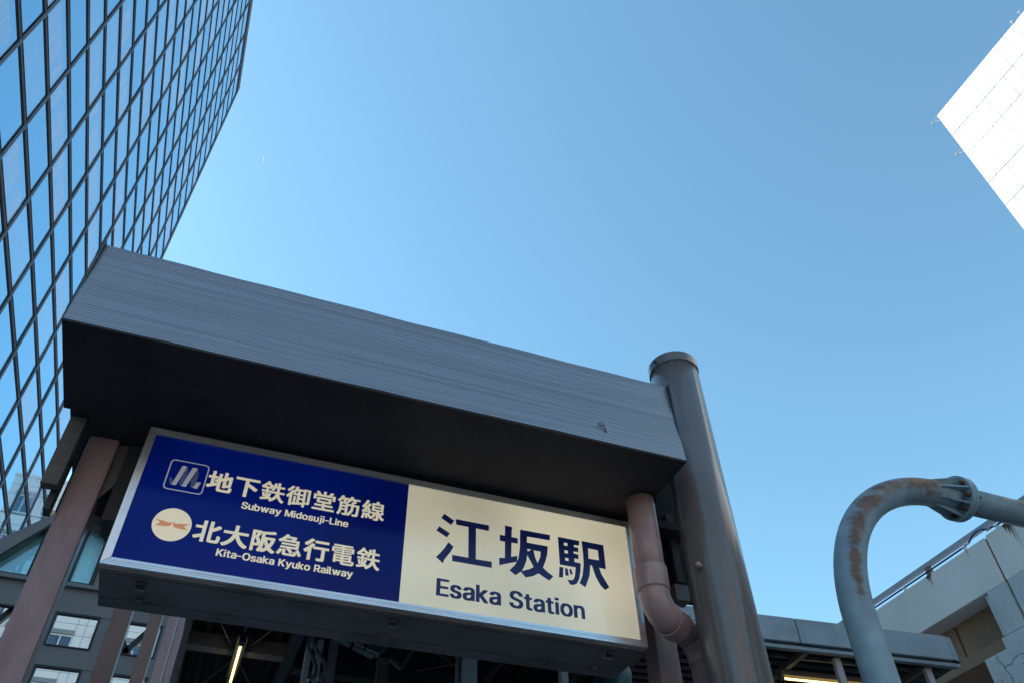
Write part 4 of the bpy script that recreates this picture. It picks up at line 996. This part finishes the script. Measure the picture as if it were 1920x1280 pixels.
# line emblem: rounded frame with a folded ribbon letter M
ou = rrect(-.430, -.224, 4.094, 4.288, .024); inn = rrect(-.423, -.231, 4.101, 4.281, .018)
n_ = len(ou)
obj('emblem_frame', [(a, LY, b_) for a, b_ in ou] + [(a, LY, b_) for a, b_ in inn],
    [(i, (i + 1) % n_, n_ + (i + 1) % n_, n_ + i) for i in range(n_)], 'logo_white', sg)
def ribbon(x, w, l0, t0):  # slanted light leg
    pass
zb, zt = 4.130, 4.252
flat('emblem_ribbon', [(-.411, 4.169), (-.398, 4.166), (-.384, 4.140), (-.391, 4.126), (-.403, 4.134)], 'logo_mid', LY)
flat('emblem_ribbon', [(-.391, 4.126), (-.367, 4.127), (-.340, 4.254), (-.352, 4.257), (-.365, 4.254)], 'logo_white', LY - .0002)
flat('emblem_ribbon', [(-.340, 4.254), (-.330, 4.238), (-.326, 4.195), (-.331, 4.165), (-.339, 4.128), (-.351, 4.134), (-.355, 4.165)], 'logo_mid', LY - .0001)
flat('emblem_ribbon', [(-.339, 4.127), (-.316, 4.127), (-.284, 4.254), (-.297, 4.257), (-.312, 4.254)], 'logo_white', LY - .0003)
flat('emblem_ribbon', [(-.284, 4.254), (-.274, 4.236), (-.270, 4.190), (-.273, 4.150), (-.282, 4.129), (-.294, 4.134), (-.299, 4.170)], 'logo_mid', LY - .00015)
flat('emblem_ribbon', [(-.283, 4.130), (-.258, 4.127), (-.246, 4.171), (-.270, 4.169), (-.272, 4.152)], 'logo_white', LY - .0004)
# second emblem: cream disc with orange wings
cc = (-.3245, 3.892); rd = .0965
flat('emblem_disc', [(cc[0] + rd * cos(2 * pi * i / 48), cc[1] + rd * sin(2 * pi * i / 48)) for i in range(48)], 'cream_print', LY)
for sgn in (1, -1):
    w = [(.0, .012), (.006, .018), (.014, .012), (.045, .018), (.090, .022), (.058, .006), (.080, -.014), (.040, -.014), (.014, -.010), (.004, 0)]
    pts = [(cc[0] + .001 + sgn * (a + .001), cc[1] - .004 + b_) for a, b_ in w]
    flat('emblem_wing', pts if sgn > 0 else pts[::-1], 'orange_print', LY - .0005)

# small bent wire hook on the ribbed fascia
hk = thing('wire_hook', (1.9, 3.33, 4.7), 'tiny bent wire hook on the ribbed fascia near its right end', 'hook')
hx_, hz_ = 1.905, 4.632
MB().tube([(hx_ + .030, 3.335, hz_ - .045), (hx_ + .010, 3.325, hz_), (hx_ + .002, 3.322, hz_ + .015), (hx_ - .016, 3.322, hz_ + .014), (hx_ - .022, 3.322, hz_ - .002), (hx_ - .010, 3.322, hz_ - .014), (hx_ + .004, 3.322, hz_ - .004)], .0032, 6).build('wire', 'rust', hk)

# ------------------------------------------------------------------ round column
CX, CY, CRD = 2.787, 3.70, .177
rcx = thing('round_column', (CX, CY, 0), 'thick round brown-grey steel column with a capped top right of the sign', 'column')
MB().tube([(CX, CY, 0), (CX, CY, 2.0), (CX, CY, 4.0), (CX, CY, 5.64)], CRD, 72).build('shaft', 'column', rcx, True)
cp = MB().tube([(CX, CY, 5.622), (CX, CY, 5.624), (CX, CY, 5.700), (CX, CY, 5.708), (CX, CY, 5.710)], [CRD + .0, CRD + .007, CRD + .007, CRD + .002, .02], 72).build('cap', 'column', rcx)
smooth_angle(cp, 30)
MB().tube([(CX - .18, CY - .055, 5.655), (CX - .196, CY - .06, 5.655)], .010, 8).build('screw', 'dark', rcx)
kn = MB().tube([(CX - .155, CY - .07, 3.98), (CX - .19, CY - .09, 3.98), (CX - .205, CY - .095, 3.98)], [.014, .02, .010], 10).build('stud', 'pvc', rcx, True)

# ------------------------------------------------------------------ rain pipe
dp_ = thing('rain_pipe', (2.385, 3.8, 3.6), 'mauve plastic rain pipe dropping from the canopy soffit and bending behind the column', 'pipe')
DX, DYY, DR = 2.385, 3.80, .090
bx, bz = DX, 3.87
d2 = Vector((.87, .49, -.02)).normalized()
rb = .13
arc = []
for i in range(11):
    a = pi / 2 * i / 10
    arc.append(Vector((DX, DYY, bz)) + d2 * (rb - rb * cos(a)) + Vector((0, 0, -rb * sin(a))))
MB().tube([(DX, DYY, 4.52), (DX, DYY, 4.2), (DX, DYY, 3.86)], DR, 40).build('pipe', 'pvc', dp_, True)
o = MB().tube([(DX, DYY, 4.012), (DX, DYY, 4.01), (DX, DYY, 3.872), (DX, DYY, 3.868), (DX, DYY, 3.866)], [DR, DR + .009, DR + .009, DR + .007, DR], 40).build('coupling', 'pvc', dp_)
smooth_angle(o, 30)
MB().tube(arc, DR + .001, 40).build('elbow', 'pvc', dp_, True)
e0 = arc[-1]
o = MB().tube([e0 - d2 * .012, e0 - d2 * .01, e0 + d2 * .10, e0 + d2 * .102], [DR, DR + .009, DR + .009, DR], 40).build('coupling', 'pvc', dp_)
smooth_angle(o, 30)
e1_ = e0 + d2 * .22
MB().tube([e0 + d2 * .09, e0 + d2 * .15, e1_], DR - .006, 40).build('pipe', 'brown', dp_, True)
arc2 = []
for i in range(9):
    a = pi / 2 * i / 8
    arc2.append(e1_ + d2 * (.14 * sin(a)) - Vector((0, 0, .14 - .14 * cos(a))))
MB().tube(arc2, DR, 32).build('elbow', 'brown', dp_, True)
MB().tube([arc2[-1], arc2[-1] - Vector((0, 0, 3.2))], DR - .006, 32).build('pipe', 'brown', dp_, True)
MB().tube([(DX, DYY, 4.505), (DX, DYY, 4.494)], DR + .02, 32).build('collar', 'dark', dp_)

# ------------------------------------------------------------------ galvanised gooseneck pipe
GY = 3.0
gk = thing('bent_pipe', (3.1, GY, 0), 'rust streaked blue-grey galvanised pipe bending over to a bolted flange at right', 'pipe')
gr = .085
Rb = .985
path = [Vector((3.080, GY, z)) for z in (0, 1, 2, 2.6, 3.0, 3.2, 3.34)]
cxx, czz = 3.080 + Rb, 3.425
for i in range(0, 25):
    a = pi / 2 * i / 24
    path.append(Vector((cxx - Rb * cos(a), GY, czz + Rb * sin(a))))
path += [Vector((4.12, GY, czz + Rb)), Vector((4.185, GY, czz + Rb))]
def pipe_with_wear(name, path, r, n, centre=None):
    m_ = MB().tube(path, r, n)
    o = m_.build(name, 'galv', gk, True)
    me = o.data
    at = me.attributes.new('wear', 'FLOAT', 'POINT')
    for i, v in enumerate(me.vertices):
        p = v.co
        # the rust runs in a strip on the street side, a little outward of the middle
        if p.z < czz: o_ = (3.080 - p.x) / r; along = 1 - (czz + .14 - p.z) * 4.5
        elif p.x > cxx: o_ = (p.z - (czz + Rb)) / r; along = .62
        else: o_ = (math.hypot(p.x - cxx, p.z - czz) - Rb) / r; along = min(1, 1 - (czz + .14 - p.z) * 4.5)
        wv = math.exp(-((o_ - .32) / (.55 if p.z < 3.9 else .55 + .5 * min(1, (p.z - 3.9) / .4))) ** 2) if p.y < GY + .02 else .25
        if p.x > 3.70: wv = max(wv * .95, .62 if p.x < 4.3 else .55)
        wv *= max(0, along)
        at.data[i].value = wv
    return o
pipe_with_wear('pipe', path, gr, 40)
zc = czz + Rb
# flanges, bolts and gusset ribs
for fx0, nm in ((4.185, 'flange'), (4.212, 'flange')):
    o = MB().tube([(fx0, GY, zc), (fx0 + .024, GY, zc)], .143, 56).build(nm, 'galv', gk); smooth_angle(o, 40)
for i in range(8):
    a = 2 * pi * (i + .5) / 8
    y, z = GY + .116 * cos(a), zc + .116 * sin(a)
    o = MB().tube([(4.150, y, z), (4.272, y, z)], .009, 8).build('bolt', 'rust', gk)
    MB().tube([(4.163, y, z), (4.184, y, z)], .016, 6).build('bolt_head', 'rust', gk)
    MB().tube([(4.237, y, z), (4.258, y, z)], .016, 6).build('nut', 'rust', gk)
    a = 2 * pi * i / 8
    ca, sa = cos(a), sin(a)
    for (xa, xb) in ((4.184, 3.98), (4.237, 4.31)):
        pts_ = [(xa, gr * .97), (xa, .137), (xb, gr * .97)]
        vs_ = []
        for off in (-.005, .005):
            for (x_, r_) in pts_: vs_.append((x_, GY + r_ * ca - off * sa, zc + r_ * sa + off * ca))
        obj('gusset_rib', vs_, [(0, 1, 2), (5, 4, 3), (0, 3, 4, 1), (1, 4, 5, 2), (2, 5, 3, 0)], 'galv', gk)
p2 = [Vector((4.235, GY, zc)), Vector((4.6, GY, zc)), Vector((6, GY, zc)), Vector((9, GY, zc))]
pipe_with_wear('pipe', p2, .084, 40)
MB().box(3.0 + .0, 3.27, GY - .14, GY + .14, 0, .02).build('base_plate', 'galv', gk)

# ------------------------------------------------------------------ moon
mo = MB()
D_ = 4000.0
dirm = (CR * ((500.5 - 960) / 1502.26) - CU * ((300 - 640) / 1502.26) + CF).normalized()
rm_ = dirm.cross(Vector((0, 0, 1))).normalized(); um_ = rm_.cross(dirm)
c_ = Vector((0, 0, 1.6)) + dirm * D_
vs_ = []; n = 16; rad = D_ * .0046
outer = []; inner = []
for i in range(n + 1):
    a = R(-62 + 124 * i / n)
    t = pi + R(22) + a
    w_ = .26 * cos(a * .5 * pi / R(62)) 
    outer.append((cos(t) * rad, sin(t) * rad)); inner.append((cos(t) * rad * (1 - w_), sin(t) * rad * (1 - w_ * .5)))
for dd in (0, D_ * .0003):
    for (a, b_) in outer + inner: vs_.append(c_ + rm_ * a + um_ * b_ + dirm * dd)
m2 = 2 * (n + 1); fs_ = []
for i in range(n):
    fs_.append((i, i + 1, n + 2 + i, n + 1 + i)); fs_.append((m2 + i, m2 + n + 1 + i, m2 + n + 2 + i, m2 + i + 1))
mn = obj('moon', vs_, fs_, 'moon')
mn['label'] = 'thin pale crescent moon in the blue sky beside the glass tower'; mn['category'] = 'moon'
